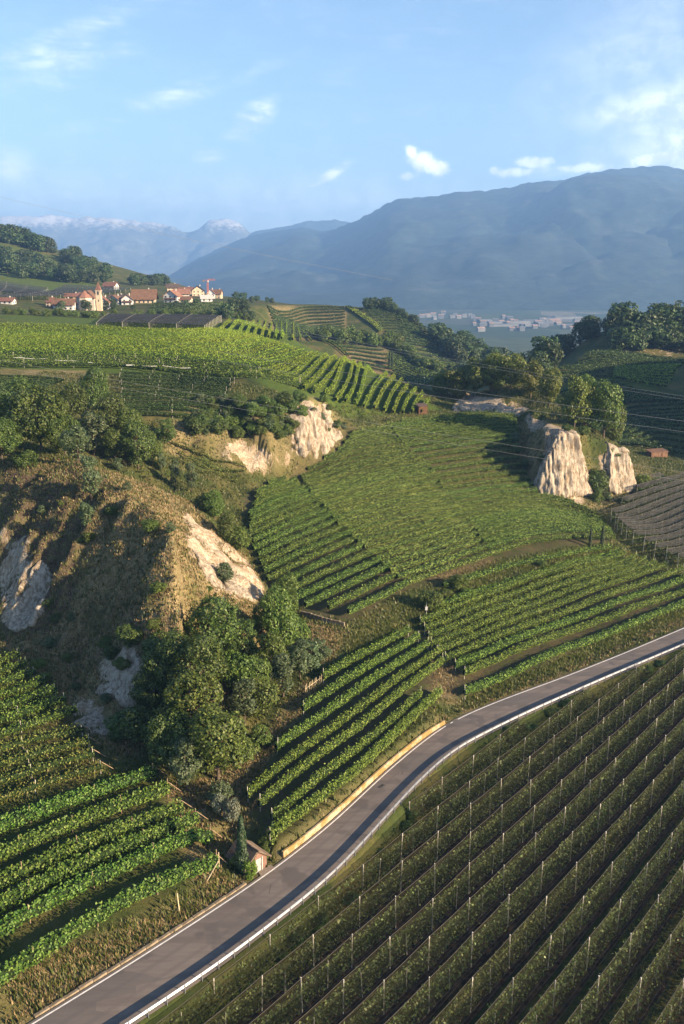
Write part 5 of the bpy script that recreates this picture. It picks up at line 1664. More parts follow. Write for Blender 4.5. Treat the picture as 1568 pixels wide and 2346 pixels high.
# wood on the hill behind, hedges on the far slope
scatter([(985, 775), (1060, 760), (1130, 778), (1190, 815), (1215, 850), (1120, 862), (1040, 835)], 62, 'far', 9, 14, 'woodland_tree', 'tree of the dense wood beyond the far vineyard slope', 'tree', 'trees of the dense wood', 560)
scatter([(1055, 850), (1200, 860), (1215, 890), (1100, 890), (1060, 880)], 22, 'far', 7, 11, 'woodland_tree', 'tree in the shaded valley behind the bluff', 'tree', 'trees in the valley bottom', 380)
line_trees([(735, 782), (800, 788), (860, 795), (915, 800)], 26, 'farmid', 6, 10, 'hedge_tree', 'hedge tree crossing the far vineyard slope', 'tree', 'hedge trees on the far slope', 500, 1.0, 6)
line_trees([(905, 800), (940, 825), (975, 845), (1000, 852)], 20, 'farmid', 5, 8, 'hedge_tree', 'hedge tree on the nose of the far slope', 'tree', 'hedge trees on the slope nose', 500, 1.1, 7)
line_trees([(840, 712), (862, 711), (885, 713), (900, 716)], 9, 'far', 6, 10, 'skyline_tree', 'tree in the clump on the skyline of the far slope', 'tree', 'skyline clump', 600)
line_trees([(905, 722), (935, 735), (960, 752), (985, 772)], 8, 'far', 4, 7, 'skyline_tree', 'tree along the falling skyline of the far slope', 'tree', 'trees on the falling skyline', 550)
line_trees([(540, 690), (556, 692), (575, 693), (612, 694), (640, 694), (680, 697)], 9, 'far', 4, 8, 'skyline_tree', 'tree on the flat skyline right of the village', 'tree', 'trees on the flat skyline', 560)
for px, sd in ((893, 'left'), (899, 'right')):
    tree_at('cypress', 'cypress', px, 846, 12, sd + ' one of two dark cypresses on the terraced slope behind the crest', 'cypress', 'pair of cypresses behind the crest', None or 1.0, 480)
# right hill
scatter([(1385, 806), (1568, 808), (1600, 812), (1600, 788), (1400, 786)], 26, 'far', 7, 11, 'hilltop_tree', 'lower tree before the dark hilltop wood', 'tree', 'front trees of the right hilltop', 400, 1.2)
scatter([(1395, 790), (1450, 785), (1568, 788), (1600, 800), (1600, 770), (1420, 772)], 30, 'far', 12, 17, 'hilltop_tree', 'tree of the dark wood on the right hilltop', 'tree', 'trees of the right hilltop wood', 400)
line_trees([(1225, 850), (1260, 835), (1300, 808), (1340, 782), (1365, 768)], 24, 'far', 9, 14, 'hillside_tree', 'dark tree in the belt climbing the right hill', 'tree', 'tree belt on the right hill', 400, 1.0, 8)
line_trees([(1215, 880), (1240, 866), (1262, 852)], 10, 'far', 8, 12, 'hillside_tree', 'dark tree at the foot of the belt on the right hill', 'tree', 'trees at the foot of the belt', 330, 1.0, 10)
# plateau edge hedge below the village, village greenery
line_trees([(10, 722), (80, 722), (150, 726), (215, 728), (260, 728)], 22, 'farmid', 2.2, 4, 'hedge_tree', 'hedge tree between bright vineyard and village', 'tree', 'hedge below the village', 470, 1.2, 5)
line_trees([(300, 726), (380, 724), (470, 726), (540, 728), (560, 735)], 20, 'farmid', 2.5, 4.5, 'hedge_tree', 'bushy tree of the hedge behind the dark netted block', 'tree', 'hedge behind the netted block', 470, 1.2, 5)
scatter([(510, 705), (580, 708), (600, 740), (540, 745), (510, 730)], 12, 'far', 4, 8, 'hedge_tree', 'tree in the hollow right of the village', 'tree', 'scrub at the head of the hollow', 440, 1.1)
scatter([(110, 700), (260, 700), (340, 705), (480, 695), (480, 702), (330, 712), (120, 712)], 18, 'far', 3, 6, 'garden_tree', 'garden tree standing among the village houses', 'tree', 'garden trees of the village', 520)
line_trees([(305, 655), (340, 653), (380, 656)], 14, 'far', 8, 12, 'skyline_tree', 'tree of the round clump on the skyline behind the village', 'tree', 'clump behind the village', 700)
# hill at the left: belts of wood
line_trees([(-10, 552), (40, 560), (80, 574), (115, 580)], 20, 'far', 12, 18, 'hillside_tree', 'tree of the wood on the crest of the left hill', 'tree', 'crest wood of the left hill', 800, 1.2, 5)
scatter([(0, 600), (60, 604), (120, 628), (130, 642), (60, 640), (0, 628)], 40, 'far', 10, 16, 'hillside_tree', 'tree across the middle of the left hill', 'tree', 'middle wood of the left hill', 700, 1.2)
scatter([(140, 592), (170, 590), (215, 625), (255, 645), (240, 655), (170, 652), (120, 645), (180, 630)], 44, 'far', 9, 15, 'hillside_tree', 'tree on the right flank of the left hill', 'tree', 'flank wood of the left hill', 700, 1.2)

# ------------------------------------------------------------------ rough grass: dry tufts on the knoll and banks, weeds on the terrace bank
def tufts(name, n, att, y0, y1, hgt, mat, label, thr=.35, xr=(-80, 110), extra=None, blades=4, wid=.05):
    x = rng.uniform(xr[0], xr[1], n); y = rng.uniform(y0, y1, n)
    i = np.clip(np.searchsorted(gx, x) - 1, 0, len(gx) - 2); j = np.clip(np.searchsorted(gy, y) - 1, 0, len(gy) - 2)
    a = ATT[att][j, i] if extra is None else extra(j, i)
    sand = ATT['sand'][j, i]
    px, py = project(x, y, ground(x, y))
    keep = (a * (1 - .85 * sand) > thr + rng.uniform(-.1, .45, n)) & (px > -60) & (px < 1640) & (py < 2420)
    dl, _ = nearest(RL[::5], x, y); dr, _ = nearest(RR[::5], x, y)
    keep &= ~((dl > -.8) & (dr < (.6 if blades > 2 else 90)))
    x, y = x[keep], y[keep]; n = len(x)
    z = ground(x, y)
    V_ = []; 
    for b in range(blades):
        th = rng.uniform(0, 6.28, n); s = hgt * rng.uniform(.5, 1.3, n)
        ox, oy = rng.normal(0, .16, n), rng.normal(0, .16, n)
        wd = wid * (1 + rng.random(n))
        lean = rng.uniform(.1, .6, n) * s
        bx, by = x + ox, y + oy
        V_.append(np.stack([np.c_[bx - np.sin(th) * wd, by + np.cos(th) * wd, z - .05], np.c_[bx + np.sin(th) * wd, by - np.cos(th) * wd, z - .05], np.c_[bx + np.cos(th) * lean, by + np.sin(th) * lean, z + s]], 1))
    V_ = np.concatenate(V_).reshape(-1, 3)
    tag(mobj(name, np_mesh(name, V_, np.arange(len(V_)).reshape(-1, 3), mat)), label, 'grass', kind='stuff')
M_DRY = leafmat('dry_grass_blades', (.115, .080, .038), (.225, .165, .080), (.37, .29, .155), .2, .05)
M_GREENGRASS = leafmat('green_grass_blades', (.04, .062, .012), (.09, .115, .022), (.17, .16, .05), .25, .05)
tufts('dry_grass', 200000, 'dry', 55, 200, .34, M_DRY, 'dry straw coloured grass covering the knoll and road banks')
lush_bank = np.zeros(GX.shape)
for poly in [[(800, 1440), (960, 1370), (1130, 1290), (1300, 1255), (1400, 1250), (1420, 1275), (1250, 1320), (1000, 1420), (850, 1500), (790, 1520)], [(1050, 1640), (1300, 1535), (1568, 1415), (1568, 1385), (1300, 1505), (1060, 1600)], [(0, 2250), (480, 2020), (520, 2010), (480, 2080), (0, 2340)]]:
    lush_bank[paint_mask(poly)] = 1
_dr, _ = nearest(RR, GX, GY)
lush_bank = blur(lush_bank, 2)
tufts('green_grass', 190000, 'dry', 60, 240, .4, M_GREENGRASS, 'rough green grass on the terrace bank and road verge', .35, (-50, 110), extra=lambda j, i: lush_bank[j, i])

M_ROUGH = leafmat('rough_grass_blades', (.030, .042, .012), (.070, .085, .022), (.15, .135, .05), .2, .05)
rough = np.full(GX.shape, .62)
for poly in [[(545, 1140), (665, 1090), (770, 985), (880, 970), (1190, 950), (1190, 1080), (1330, 1165), (1410, 1240), (1130, 1285), (920, 1360), (800, 1425), (690, 1405)],
             [(742, 1560), (940, 1455), (1440, 1275), (1568, 1330), (1568, 1385), (1062, 1605), (1010, 1600), (620, 1950), (560, 1850)], [(0, 1900), (360, 1790), (500, 1990), (0, 2280)],
             [(0, 725), (480, 750), (720, 740), (1010, 942), (760, 930), (560, 880), (0, 845)], [(270, 855), (540, 870), (510, 970), (280, 960)]]:
    rough[paint_mask(poly)] = 0
tufts('rough_grass', 270000, 'dry', 62, 330, .5, M_ROUGH, 'rough olive grass on the banks and around the scrub', .3, (-95, 120), extra=lambda j, i: rough[j, i], blades=2, wid=.09)

# ================================================================== VILLAGE
WALLS = {'white': simple('white_render', (.45, .46, .47), .9, .15, .1, .4), 'cream': simple('cream_render', (.42, .39, .33), .9, .15, .1, .4), 'tan': simple('tan_render', (.46, .38, .28), .9, .15, .15, .4), 'grey': simple('grey_render', (.45, .42, .38), .9, .15, .15, .4)}
ROOFS = {'red': simple('red_roof_tiles', (.15, .075, .055), .85, .2, .3, .8), 'brown': simple('brown_roof_tiles', (.13, .075, .05), .85, .2, .3, .8), 'dark': simple('dark_roof_tiles', (.075, .055, .045), .85, .2, .3, .8), 'orange': simple('orange_roof_tiles', (.20, .105, .075), .85, .2, .25, .8), 'tin': simple('pale_tin_roof', (.40, .38, .36), .5, .4, .15, .5)}
M_WIN = simple('dark_window_glass', (.025, .03, .035), .15, .6, .2, 2)
M_TIMBER = simple('dark_timber', (.09, .05, .03), .85, .15, .3, 2)

def house(px0, px1, pb, pt, wall, roof, label, ridge='x', ymin=520, storeys=2, deep=.8, balcony=False, rot=None, roof_frac=.42, name='village_house', Yfix=None):
    pc = (px0 + px1) / 2
    w = survey(pc, pb, ymin) if Yfix is None else None
    if w is None:
        w = at_y(pc, pb, Yfix or 650); 
    sc = w[1] * (CP + .07) / FPX * KP
    Wd = (px1 - px0) * sc
    Ht = max(3.0, (pb - pt) * sc * 1.02)
    Dp = Wd * deep
    he = Ht * (1 - roof_frac); hr = Ht
    e = empty(name, (w[0], w[1] + Dp / 2, gz(w[0], w[1]) - .4), R(rng.uniform(-14, 14)) if rot is None else R(rot))
    tag(e, label, 'house')
    l, d = Wd / 2 * .92, Dp / 2
    mb = MB()
    if ridge == 'x':
        v = [(-l, -d, -1), (l, -d, -1), (l, d, -1), (-l, d, -1), (-l, -d, he), (l, -d, he), (l, d, he), (-l, d, he), (-l, 0, hr - .1), (l, 0, hr - .1)]
        fc = [(0, 1, 5, 4), (2, 3, 7, 6), (1, 2, 6, 9, 5), (3, 0, 4, 8, 7)]
    else:
        v = [(-l, -d, -1), (l, -d, -1), (l, d, -1), (-l, d, -1), (-l, -d, he), (l, -d, he), (l, d, he), (-l, d, he), (0, -d, hr - .1), (0, d, hr - .1)]
        fc = [(0, 1, 5, 8, 4), (2, 3, 7, 9, 6), (1, 2, 6, 5), (3, 0, 4, 7)]
    mb.add(v, fc)
    mb.build('wall', WALLS[wall], e)
    ov = .09 * Wd
    mb = MB()
    if ridge == 'x':
        k = (hr - he) / d
        for s in (-1, 1):
            y1 = s * (d + ov); z1 = hr - k * (d + ov)
            q = [(-l - ov, 0, hr + .12), (l + ov, 0, hr + .12), (l + ov, y1, z1 + .12), (-l - ov, y1, z1 + .12)]
            q += [(a, b, c - .22) for a, b, c in q]
            mb.add(q, [(0, 1, 2, 3), (7, 6, 5, 4), (0, 4, 5, 1), (1, 5, 6, 2), (2, 6, 7, 3), (3, 7, 4, 0)])
    else:
        k = (hr - he) / l
        for s in (-1, 1):
            x1 = s * (l + ov); z1 = hr - k * (l + ov)
            q = [(0, -d - ov, hr + .12), (0, d + ov, hr + .12), (x1, d + ov, z1 + .12), (x1, -d - ov, z1 + .12)]
            q += [(a, b, c - .22) for a, b, c in q]
            mb.add(q, [(0, 1, 2, 3), (7, 6, 5, 4), (0, 4, 5, 1), (1, 5, 6, 2), (2, 6, 7, 3), (3, 7, 4, 0)])
    ro = mb.build('roof', ROOFS[roof], e)
    mb = MB(); mb.box((0, 0, 0), (.7, .7, 1.6)); mb.build('chimney', WALLS['grey'], ro, loc=(l * .4, d * .25, hr + .2))
    nw = max(2, int(Wd / 3.4))
    for s in range(storeys):
        zc = he * (s + .55) / storeys
        for i in range(nw):
            x = -l + (i + .5) * 2 * l / nw
            mb = MB(); mb.box((0, 0, 0), (1.1, .14, 1.3))
            mb.build('window', M_WIN, e, loc=(x, -d - .04, zc))
        nd = max(1, int(Dp / 4))
        for i in range(nd):
            y = -d + (i + .5) * 2 * d / nd
            mb = MB(); mb.box((0, 0, 0), (.14, 1.1, 1.3))
            mb.build('window', M_WIN, e, loc=(l + .04, y, zc))
    if balcony:
        mb = MB(); mb.box((0, -d - .55, he * .52), (Wd * .8, 1.1, .12)); mb.box((0, -d - 1.05, he * .52 + .5), (Wd * .8, .08, .9))
        mb.build('balcony', M_TIMBER, e)
    return e
for h in [(106, 124, 703, 683, 'tan', 'red', 'low reddish house at the left end of the village', 'x', {}),
          (122, 168, 710, 686, 'white', 'brown', 'white house with brown roof left of the church', 'x', dict(deep=.5)),
          (148, 180, 686, 673, 'tan', 'red', 'red roofed house peeping over behind the white house', 'x', dict(storeys=1)),
          (222, 248, 709, 682, 'white', 'red', 'white house with red roof right of the church tower', 'y', {}),
          (249, 276, 698, 678, 'white', 'brown', 'white gabled house, left of the twin gables', 'y', dict(balcony=True)),
          (277, 303, 699, 677, 'white', 'brown', 'white gabled house, right of the twin gables', 'y', dict(balcony=True)),
          (303, 354, 695, 666, 'tan', 'brown', 'large brown roofed building in the middle of the village', 'x', dict(roof_frac=.55, deep=.6)),
          (377, 411, 694, 667, 'white', 'orange', 'big white gabled house with timber balconies', 'y', dict(balcony=True, storeys=3)),
          (398, 432, 684, 664, 'cream', 'orange', 'long orange roofed house behind the balcony house', 'x', {}),
          (381, 408, 668, 652, 'tan', 'dark', 'dark roofed house highest in the village', 'x', {}),
          (411, 440, 674, 659, 'tan', 'red', 'red roofed house left of the crane', 'x', dict(storeys=1)),
          (412, 438, 694, 680, 'cream', 'brown', 'small cream house below the orange roof', 'x', dict(storeys=1)),
          (438, 466, 679, 657, 'tan', 'brown', 'brown chalet just left of the crane', 'y', {}),
          (459, 485, 692, 677, 'white', 'tin', 'white barn with pale roof below the crane', 'x', dict(storeys=1)),
          (474, 492, 684, 664, 'white', 'red', 'white chalet just right of the crane', 'y', dict(balcony=True)),
          (490, 508, 684, 665, 'tan', 'brown', 'brown chalet at the right end of the village', 'x', {}),
          (238, 266, 664, 648, 'white', 'red', 'white house standing apart on the rise behind the church', 'x', dict(balcony=True, ymin=700)),
          (-6, 28, 697, 683, 'white', 'red', 'white house with red roof at the left picture edge', 'x', dict(storeys=1)),
          (250, 285, 686, 676, 'tan', 'dark', 'dark roofed shed behind the twin gables', 'x', dict(storeys=1)),
          (180, 207, 684, 671, 'tan', 'red', 'red roofed house between church and tower', 'x', dict(storeys=1))]:
    house(*h[:7], ridge=h[7], **h[8])

def church():
    w = survey(190, 711, 520)
    sc = w[1] * (CP + .07) / FPX * KP
    e = empty('church', (w[0], w[1] + 6, gz(w[0], w[1]) - .5))
    tag(e, 'cream village church with octagonal choir and slim pointed tower', 'church')
    Wd = 34 * sc; He = 28 * sc
    r = Wd / 2
    mb = MB()
    n = 8
    ring = [(r * math.cos(2 * math.pi * (i + .5) / n), r * math.sin(2 * math.pi * (i + .5) / n)) for i in range(n)]
    mb.add([(x, y, -1) for x, y in ring] + [(x, y, He) for x, y in ring], [(i, (i + 1) % n, n + (i + 1) % n, n + i) for i in range(n)])
    mb.build('choir_wall', WALLS['cream'], e)
    mb = MB()
    ap = He + 14 * sc
    mb.add([(x * 1.1, y * 1.1, He - .2) for x, y in ring] + [(0, 0, ap)], [(i, (i + 1) % n, n) for i in range(n)] + [tuple(reversed(range(n)))])
    mb.build('choir_roof', ROOFS['orange'], e)
    nav = MB(); nl = 12
    nav.add([(-r * .8, 0, -1), (r * .8, 0, -1), (r * .8, r + nl, -1), (-r * .8, r + nl, -1), (-r * .8, 0, He * .95), (r * .8, 0, He * .95), (r * .8, r + nl, He * .95), (-r * .8, r + nl, He * .95), (0, 0, ap * .98), (0, r + nl, ap * .98)],
            [(1, 2, 6, 5), (3, 0, 4, 7), (2, 3, 7, 9, 6), (0, 1, 5, 8, 4)])
    nav.build('nave_wall', WALLS['cream'], e)
    mb = MB()
    for s in (-1, 1):
        q = [(0, -.2, ap), (0, r + nl + .5, ap), (s * r * .9, r + nl + .5, He * .88), (s * r * .9, -.2, He * .88)]
        q += [(a, b, c - .25) for a, b, c in q]
        mb.add(q, [(0, 1, 2, 3), (7, 6, 5, 4), (0, 4, 5, 1), (1, 5, 6, 2), (2, 6, 7, 3), (3, 7, 4, 0)])
    mb.build('nave_roof', ROOFS['brown'], e)
    tx = (212.5 - 185) * sc + 1
    tw = 11 * sc
    th = 42 * sc
    mb = MB(); mb.box((tx, 1, th / 2 - .5), (tw, tw, th + 1)); tower = mb.build('tower', WALLS['tan'], e)
    mb = MB(); mb.box((tx, 1, th * .78), (tw * 1.08, tw * 1.08, .3)); mb.box((tx, 1, th), (tw * 1.12, tw * 1.12, .35)); mb.build('cornice', WALLS['cream'], tower)
    for dx, dy in ((0, -1), (1, 0), (-1, 0)):
        mb = MB(); mb.box((tx + dx * tw * .5, 1 + dy * tw * .5, th * .88), (1.1 if dx == 0 else .2, 1.1 if dy == 0 else .2, 2.2)); mb.build('belfry_opening', M_WIN, tower)
        mb = MB(); mb.box((tx + dx * tw * .5, 1 + dy * tw * .5, th * .5), (.5 if dx == 0 else .2, .5 if dy == 0 else .2, 1.4)); mb.build('slit_window', M_WIN, tower)
    mb = MB()
    hs = 19 * sc
    q = tw * .55
    mb.add([(tx - q, 1 - q, th + .15), (tx + q, 1 - q, th + .15), (tx + q, 1 + q, th + .15), (tx - q, 1 + q, th + .15), (tx, 1, th + hs)], [(0, 1, 4), (1, 2, 4), (2, 3, 4), (3, 0, 4), (3, 2, 1, 0)])
    sp = mb.build('spire', ROOFS['red'], e)
    mb = MB(); mb.tube([(tx, 1, th + hs - .2), (tx, 1, th + hs + 2.2)], .12, 5); mb.box((tx, 1, th + hs + 1.5), (1.0, .12, .12)); mb.build('cross', M_WIN, sp)
    for a in (-2.0, -1.2, -.4):
        mb = MB(); mb.box((0, 0, 0), (1.0, .2, 2.4)); mb.build('window', M_WIN, e, loc=(r * .93 * math.cos(a), r * .93 * math.sin(a), He * .66), rz=a + math.pi / 2)
    # low sacristy
    mb = MB(); mb.box((tx - tw * 1.15, -1.2, 3), (tw * .9, tw, 8)); mb.build('sacristy', WALLS['cream'], e)
church()

def crane():
    w = survey(472, 690, 560)
    sc = w[1] * (CP + .07) / FPX * KP
    e = empty('tower_crane', (w[0], w[1] + 14, gz(w[0], w[1] + 14)))
    tag(e, 'orange red tower crane rising behind the village roofs', 'crane')
    m = simple('crane_orange', (.42, .12, .05), .6, .35, .1)
    H = 44 * sc; s = .55
    mb = MB()
    for a, b in ((-s, -s), (s, -s), (s, s), (-s, s)):
        mb.box((a, b, H / 2), (.22, .22, H))
    for i in range(int(H / 1.8)):
        z = i * 1.8
        for (x0, y0), (x1, y1) in ((((-s, -s)), (s, -s)), ((s, -s), (s, s)), ((s, s), (-s, s)), ((-s, s), (-s, -s))):
            mb.tube([(x0, y0, z), (x1, y1, z + 1.8)], .07, 4)
    mb.build('mast', m, e)
    J = 17 * sc
    mb = MB()
    z = H
    mb.box((J / 2, 0, z), (J, .25, .25)); mb.box((J / 2, .6, z + .9), (J, .2, .2))
    for i in range(int(J / 1.6)):
        mb.tube([(i * 1.6, 0, z), (i * 1.6 + .8, .6, z + .9), (i * 1.6 + 1.6, 0, z)], .08, 4)
    mb.build('jib', m, e)
    mb = MB(); mb.box((-2.2, 0, z), (4.4, .3, .3)); cj = mb.build('counter_jib', m, e)
    mb = MB(); mb.box((-3.6, 0, z - .6), (1.2, 1.0, 1.3)); mb.build('counterweight', M_CONC, cj)
    mb = MB(); mb.box((.5, -.7, z - .9), (1.1, 1.1, 1.5)); mb.build('cab', WALLS['white'], e)
    mb = MB(); mb.tube([(J * .7, 0, z), (J * .7, 0, z - H * .35)], .05, 4); mb.build('hoist_rope', M_WIN, e)
crane()

# ------------------------------------------------------------------ town on the valley floor
M_TOWN = [simple('town_white', (.13, .14, .15), .8, .2, .1, .05), simple('town_grey', (.10, .11, .12), .8, .2, .1, .05), simple('town_roof', (.24, .17, .14), .85, .2, .2, .05)]
def town_block(px, py, wm, dm, hm, mat, roofm, label, group):
    p = at_z(px, py, VZ)
    e = empty('valley_building', p, R(rng.uniform(-12, 22)))
    tag(e, label, 'building', group)
    mb = MB(); mb.box((0, 0, hm / 2), (wm, dm, hm)); mb.build('wall', M_TOWN[mat], e)
    mb = MB()
    l, d = wm / 2 + .6, dm / 2 + .6
    rh = 1.5 if wm > 45 else 4
    mb.add([(-l, -d, hm), (l, -d, hm), (l, d, hm), (-l, d, hm), (-l * .96, 0, hm + rh), (l * .96, 0, hm + rh)], [(0, 1, 5, 4), (2, 3, 4, 5), (1, 2, 5), (3, 0, 4), (3, 2, 1, 0)])
    mb.build('roof', M_TOWN[roofm], e)
for i, (px, py, w_, d_, h_) in enumerate([(1300, 731, 110, 40, 8), (1255, 735, 60, 30, 9), (1185, 742, 80, 35, 9), (1140, 743, 70, 35, 8), (1215, 740, 50, 35, 10), (1110, 740, 45, 30, 8), (1160, 748, 100, 30, 7), (1240, 748, 40, 35, 12), (1205, 752, 35, 30, 9), (1290, 738, 60, 30, 8)]):
    town_block(px, py, w_, d_, h_, 0, 0, ordinal(i + 1) + ' of the long white halls of the valley town', 'white halls of the valley town')
for i, px in enumerate(sorted(rng.uniform(1085, 1335, 46))):
    py = rng.normal(746, 7)
    town_block(px, min(764, max(730, py)), rng.uniform(10, 24), rng.uniform(10, 18), rng.uniform(6, 11), int(rng.integers(0, 2)), 2 if rng.random() < .5 else 0, ordinal(i + 1) + ' small pale house from the left in the hazy valley town', 'houses of the valley town')
for i, px in enumerate(sorted(rng.uniform(965, 1090, 14))):
    town_block(px, rng.normal(728, 3), rng.uniform(12, 26), rng.uniform(12, 20), rng.uniform(8, 14), 0, 2 if rng.random() < .6 else 0, ordinal(i + 1) + ' pale house from the left in the hamlet below the mountain', 'houses of the hamlet below the mountain')

# ================================================================== NETTED BLOCKS FURTHER OFF
def net_canopy(P4, name, label, nrow, mat, hgt, ymin, cat='hail net', post_every=12, group=None):
    """flat net on posts over a surveyed quadrilateral: each bay between two ridge wires is a panel"""
    c = [survey(*q, ymin) for q in P4]
    c = np.array([q for q in c if q is not None])
    if len(c) < 4:
        print('NET LOST', label); return
    e = empty(name, c[0])
    tag(e, label, cat, group)
    def bil(u, v_):
        return (c[0] * (1 - u) + c[1] * u) * (1 - v_) + (c[3] * (1 - u) + c[2] * u) * v_
    nu = 26
    for i in range(nrow):
        vv = []
        for j in range(nu + 1):
            for k, dv_ in enumerate((0, .5, .97)):
                q = bil(j / nu, (i + dv_) / nrow)
                vv.append((q[0] - c[0][0], q[1] - c[0][1], gz(q[0], q[1]) + hgt - (.5 if k == 1 else 0) - c[0][2]))
        ff = []
        for j in range(nu):
            for k in range(2):
                ff.append((j * 3 + k, (j + 1) * 3 + k, (j + 1) * 3 + k + 1, j * 3 + k + 1))
        mobj('net_panel', np_mesh('net_panel', np.array(vv), np.array(ff), mat), e)
    L_ = np.linalg.norm(c[1] - c[0]); kp = max(3, int(L_ / post_every))
    step = max(1, nrow // 10)
    for i in range(0, nrow + 1, step):
        for j in range(kp + 1):
            q = bil(j / kp, i / nrow)
            po = mobj('post', post_mesh('tall'), e, loc=(q[0] - c[0][0], q[1] - c[0][1], gz(q[0], q[1]) - c[0][2]))
            po.scale = (1.6, 1.6, hgt / 4.0)
    # apple trees below, one mass
    vs, fs, nb = [], [], 0
    for i in range(nrow):
        Q = np.array([bil(u, (i + .5) / nrow) for u in np.linspace(0, 1, 30)])
        Q[:, 2] = ground(Q[:, 0], Q[:, 1])
        v_, f_ = row_foliage(Q, 9, .6, hgt - .9, .5, .5, core=False)
        vs.append(v_ - c[0]); fs.append(f_[0] + nb); nb += len(v_)
    tag(mobj('tree_foliage', np_mesh('tree_foliage', np.concatenate(vs), np.concatenate(fs), M_APPLE), e), kind='stuff')
M_NET_FAR = net_material('slate_hail_net', (.040, .042, .045), .60)
net_canopy([(222, 757), (470, 764), (508, 739), (250, 733)], 'hail_net', 'flat dark netted orchard block in front of the village', 12, M_NET_FAR, 3.4, 380)
net_canopy([(-20, 692), (120, 690), (300, 668), (150, 660)], 'hail_net', 'dark netted orchard behind the church below the left hill', 12, M_NET_FAR, 3.4, 600, post_every=25)
net_canopy([(-30, 676), (70, 684), (110, 668), (-30, 648)], 'hail_net', 'dark netted orchard on the slope at the left edge', 10, M_NET_FAR, 3.4, 640, post_every=25)

def grey_orchard():
    """grey netted orchard at the right edge: ridge wires on posts, nets almost flat between"""
    quad = [at_z(1394, 1196, 0), at_z(1434, 1262, 0), at_z(1600, 1325, 0), at_z(1700, 1180, 0), at_z(1600, 1100, 0), at_z(1494, 1118, 0)]
    poly = [(q[0], q[1]) for q in quad]
    dd = np.array([math.cos(R(45)), math.sin(R(45))]); nn = np.array([dd[1], -dd[0]])
    ns = [np.dot(nn, q) for q in poly]
    k = 0
    for nk in np.arange(min(ns) + 1, max(ns), 3.3):
        tt = np.arange(0, 420, 1.0)
        pts = np.outer(tt, dd) + nn * nk
        ok = inside(poly, pts[:, 0], pts[:, 1])
        if ok.sum() < 6: continue
        k += 1
        P_ = pts[ok]; zg = ground(P_[:, 0], P_[:, 1])
        org = np.array([P_[0, 0], P_[0, 1], zg[0]])
        e = empty('apple_row', org, R(45))
        tag(e, f'{ordinal(k)} apple row of the grey netted orchard counted from the pale cliff', 'apple row', 'apple rows of the grey netted orchard')
        L_ = np.linalg.norm(P_[-1] - P_[0])
        loc = np.c_[np.linspace(0, L_, len(P_)), np.zeros(len(P_)), zg - org[2]]
        v_, f_ = row_foliage(loc, 26, .36, 2.6, .5, .6, core=False)
        mobj('tree_foliage', np_mesh('tree_foliage', v_, f_, M_APPLE), e)
        for x in np.arange(.3, L_, 6.5):
            po = mobj('post', post_mesh('tall'), e, loc=(x, 0, np.interp(x, loc[:, 0], loc[:, 2])))
            po.scale = (.8, .8, .92); po.rotation_euler = (rng.uniform(-.03, .03), rng.uniform(-.03, .03), 0)
        net = empty('hail_net', org, R(45))
        tag(net, f'{ordinal(k)} grey hail net strip of the orchard at the right edge counted from the cliff', 'hail net', 'grey hail nets at the right edge')
        for s in (-1, 1):
            cols = []
            for u in (0, .5, 1):
                cols.append(np.c_[loc[:, 0], np.full(len(loc), s * 1.58 * u), loc[:, 2] + 3.8 - .75 * u - .18 * math.sin(math.pi * u)])
            V_ = np.stack(cols, 1); ii = np.arange(len(loc) * 3).reshape(-1, 3)
            mobj('net_panel', np_mesh('net_panel', V_.reshape(-1, 3), np.stack([ii[:-1, :-1], ii[1:, :-1], ii[1:, 1:], ii[:-1, 1:]], -1).reshape(-1, 4), M_NET_GREY, smooth=True), net)
        mb = MB(); mb.tube([(x, 0, z + 3.84) for x, _, z in loc[::2]], .035, 4); mb.build('ridge_cable', M_CABLE, net)
grey_orchard()

# ================================================================== CABLES, POSTS, SMALL THINGS
M_WIRE = simple('overhead_wire', (.30, .30, .30), .5, .4, .1)
def wire(pts, r, sag, label, group='overhead power lines'):
    P_ = [at_y(*q) for q in pts]
    a, b = P_[0], P_[-1]
    mb = MB()
    T = np.linspace(0, 1, 40)
    Q = [a * (1 - t_) + b * t_ - np.array([0, 0, sag * 4 * t_ * (1 - t_)]) for t_ in T]
    mb.tube([q - a for q in Q], r, 5)
    tag(mb.build('power_line', M_WIRE, loc=a), label, 'power line', group)
wire([(560, 735, 330), (1800, 942, 240)], .032, 1.2, 'uppermost overhead wire crossing the right hill vineyard')
wire([(560, 740, 331), (1800, 950, 241)], .032, 1.2, 'overhead wire just under the uppermost one across the right hill')
wire([(500, 806, 300), (1800, 995, 225)], .036, 1.0, 'overhead wire crossing in front of the bluff trees')
wire([(500, 826, 290), (1800, 1020, 215)], .036, 1.0, 'lower overhead wire in front of the bluff trees')
wire([(-200, 790, 250), (1800, 1118, 215)], .02, .8, 'long overhead wire slanting over the basin vines')
wire([(-200, 806, 248), (1800, 1138, 212)], .02, .8, 'lowest long overhead wire slanting over the basin')
wire([(-200, 403, 160), (900, 642, 150)], .015, .6, 'single thin wire slanting down across the sky at the left')

M_FOIL = simple('white_rolled_net', (.74, .73, .70), .7, .3, .1, 2)
def roll(pts, label):
    W_ = [survey(px, py, 240) for px, py in pts]
    W_ = resample(np.array(W_), 3.0)
    W_[:, 2] = ground(W_[:, 0], W_[:, 1]) + 1.5 + .12 * np.sin(np.arange(len(W_)) * 1.9)
    mb = MB(); mb.tube([q - W_[0] for q in W_], .12, 6)
    o = mb.build('rolled_net', M_FOIL, loc=W_[0])
    tag(o, label, 'rolled net', 'white rolled nets')
roll([(-30, 829), (60, 832), (130, 836), (212, 842)], 'long white rolled net on the front vine row at the left edge')
roll([(290, 848), (360, 850), (437, 855)], 'shorter white rolled net on the front vine row')

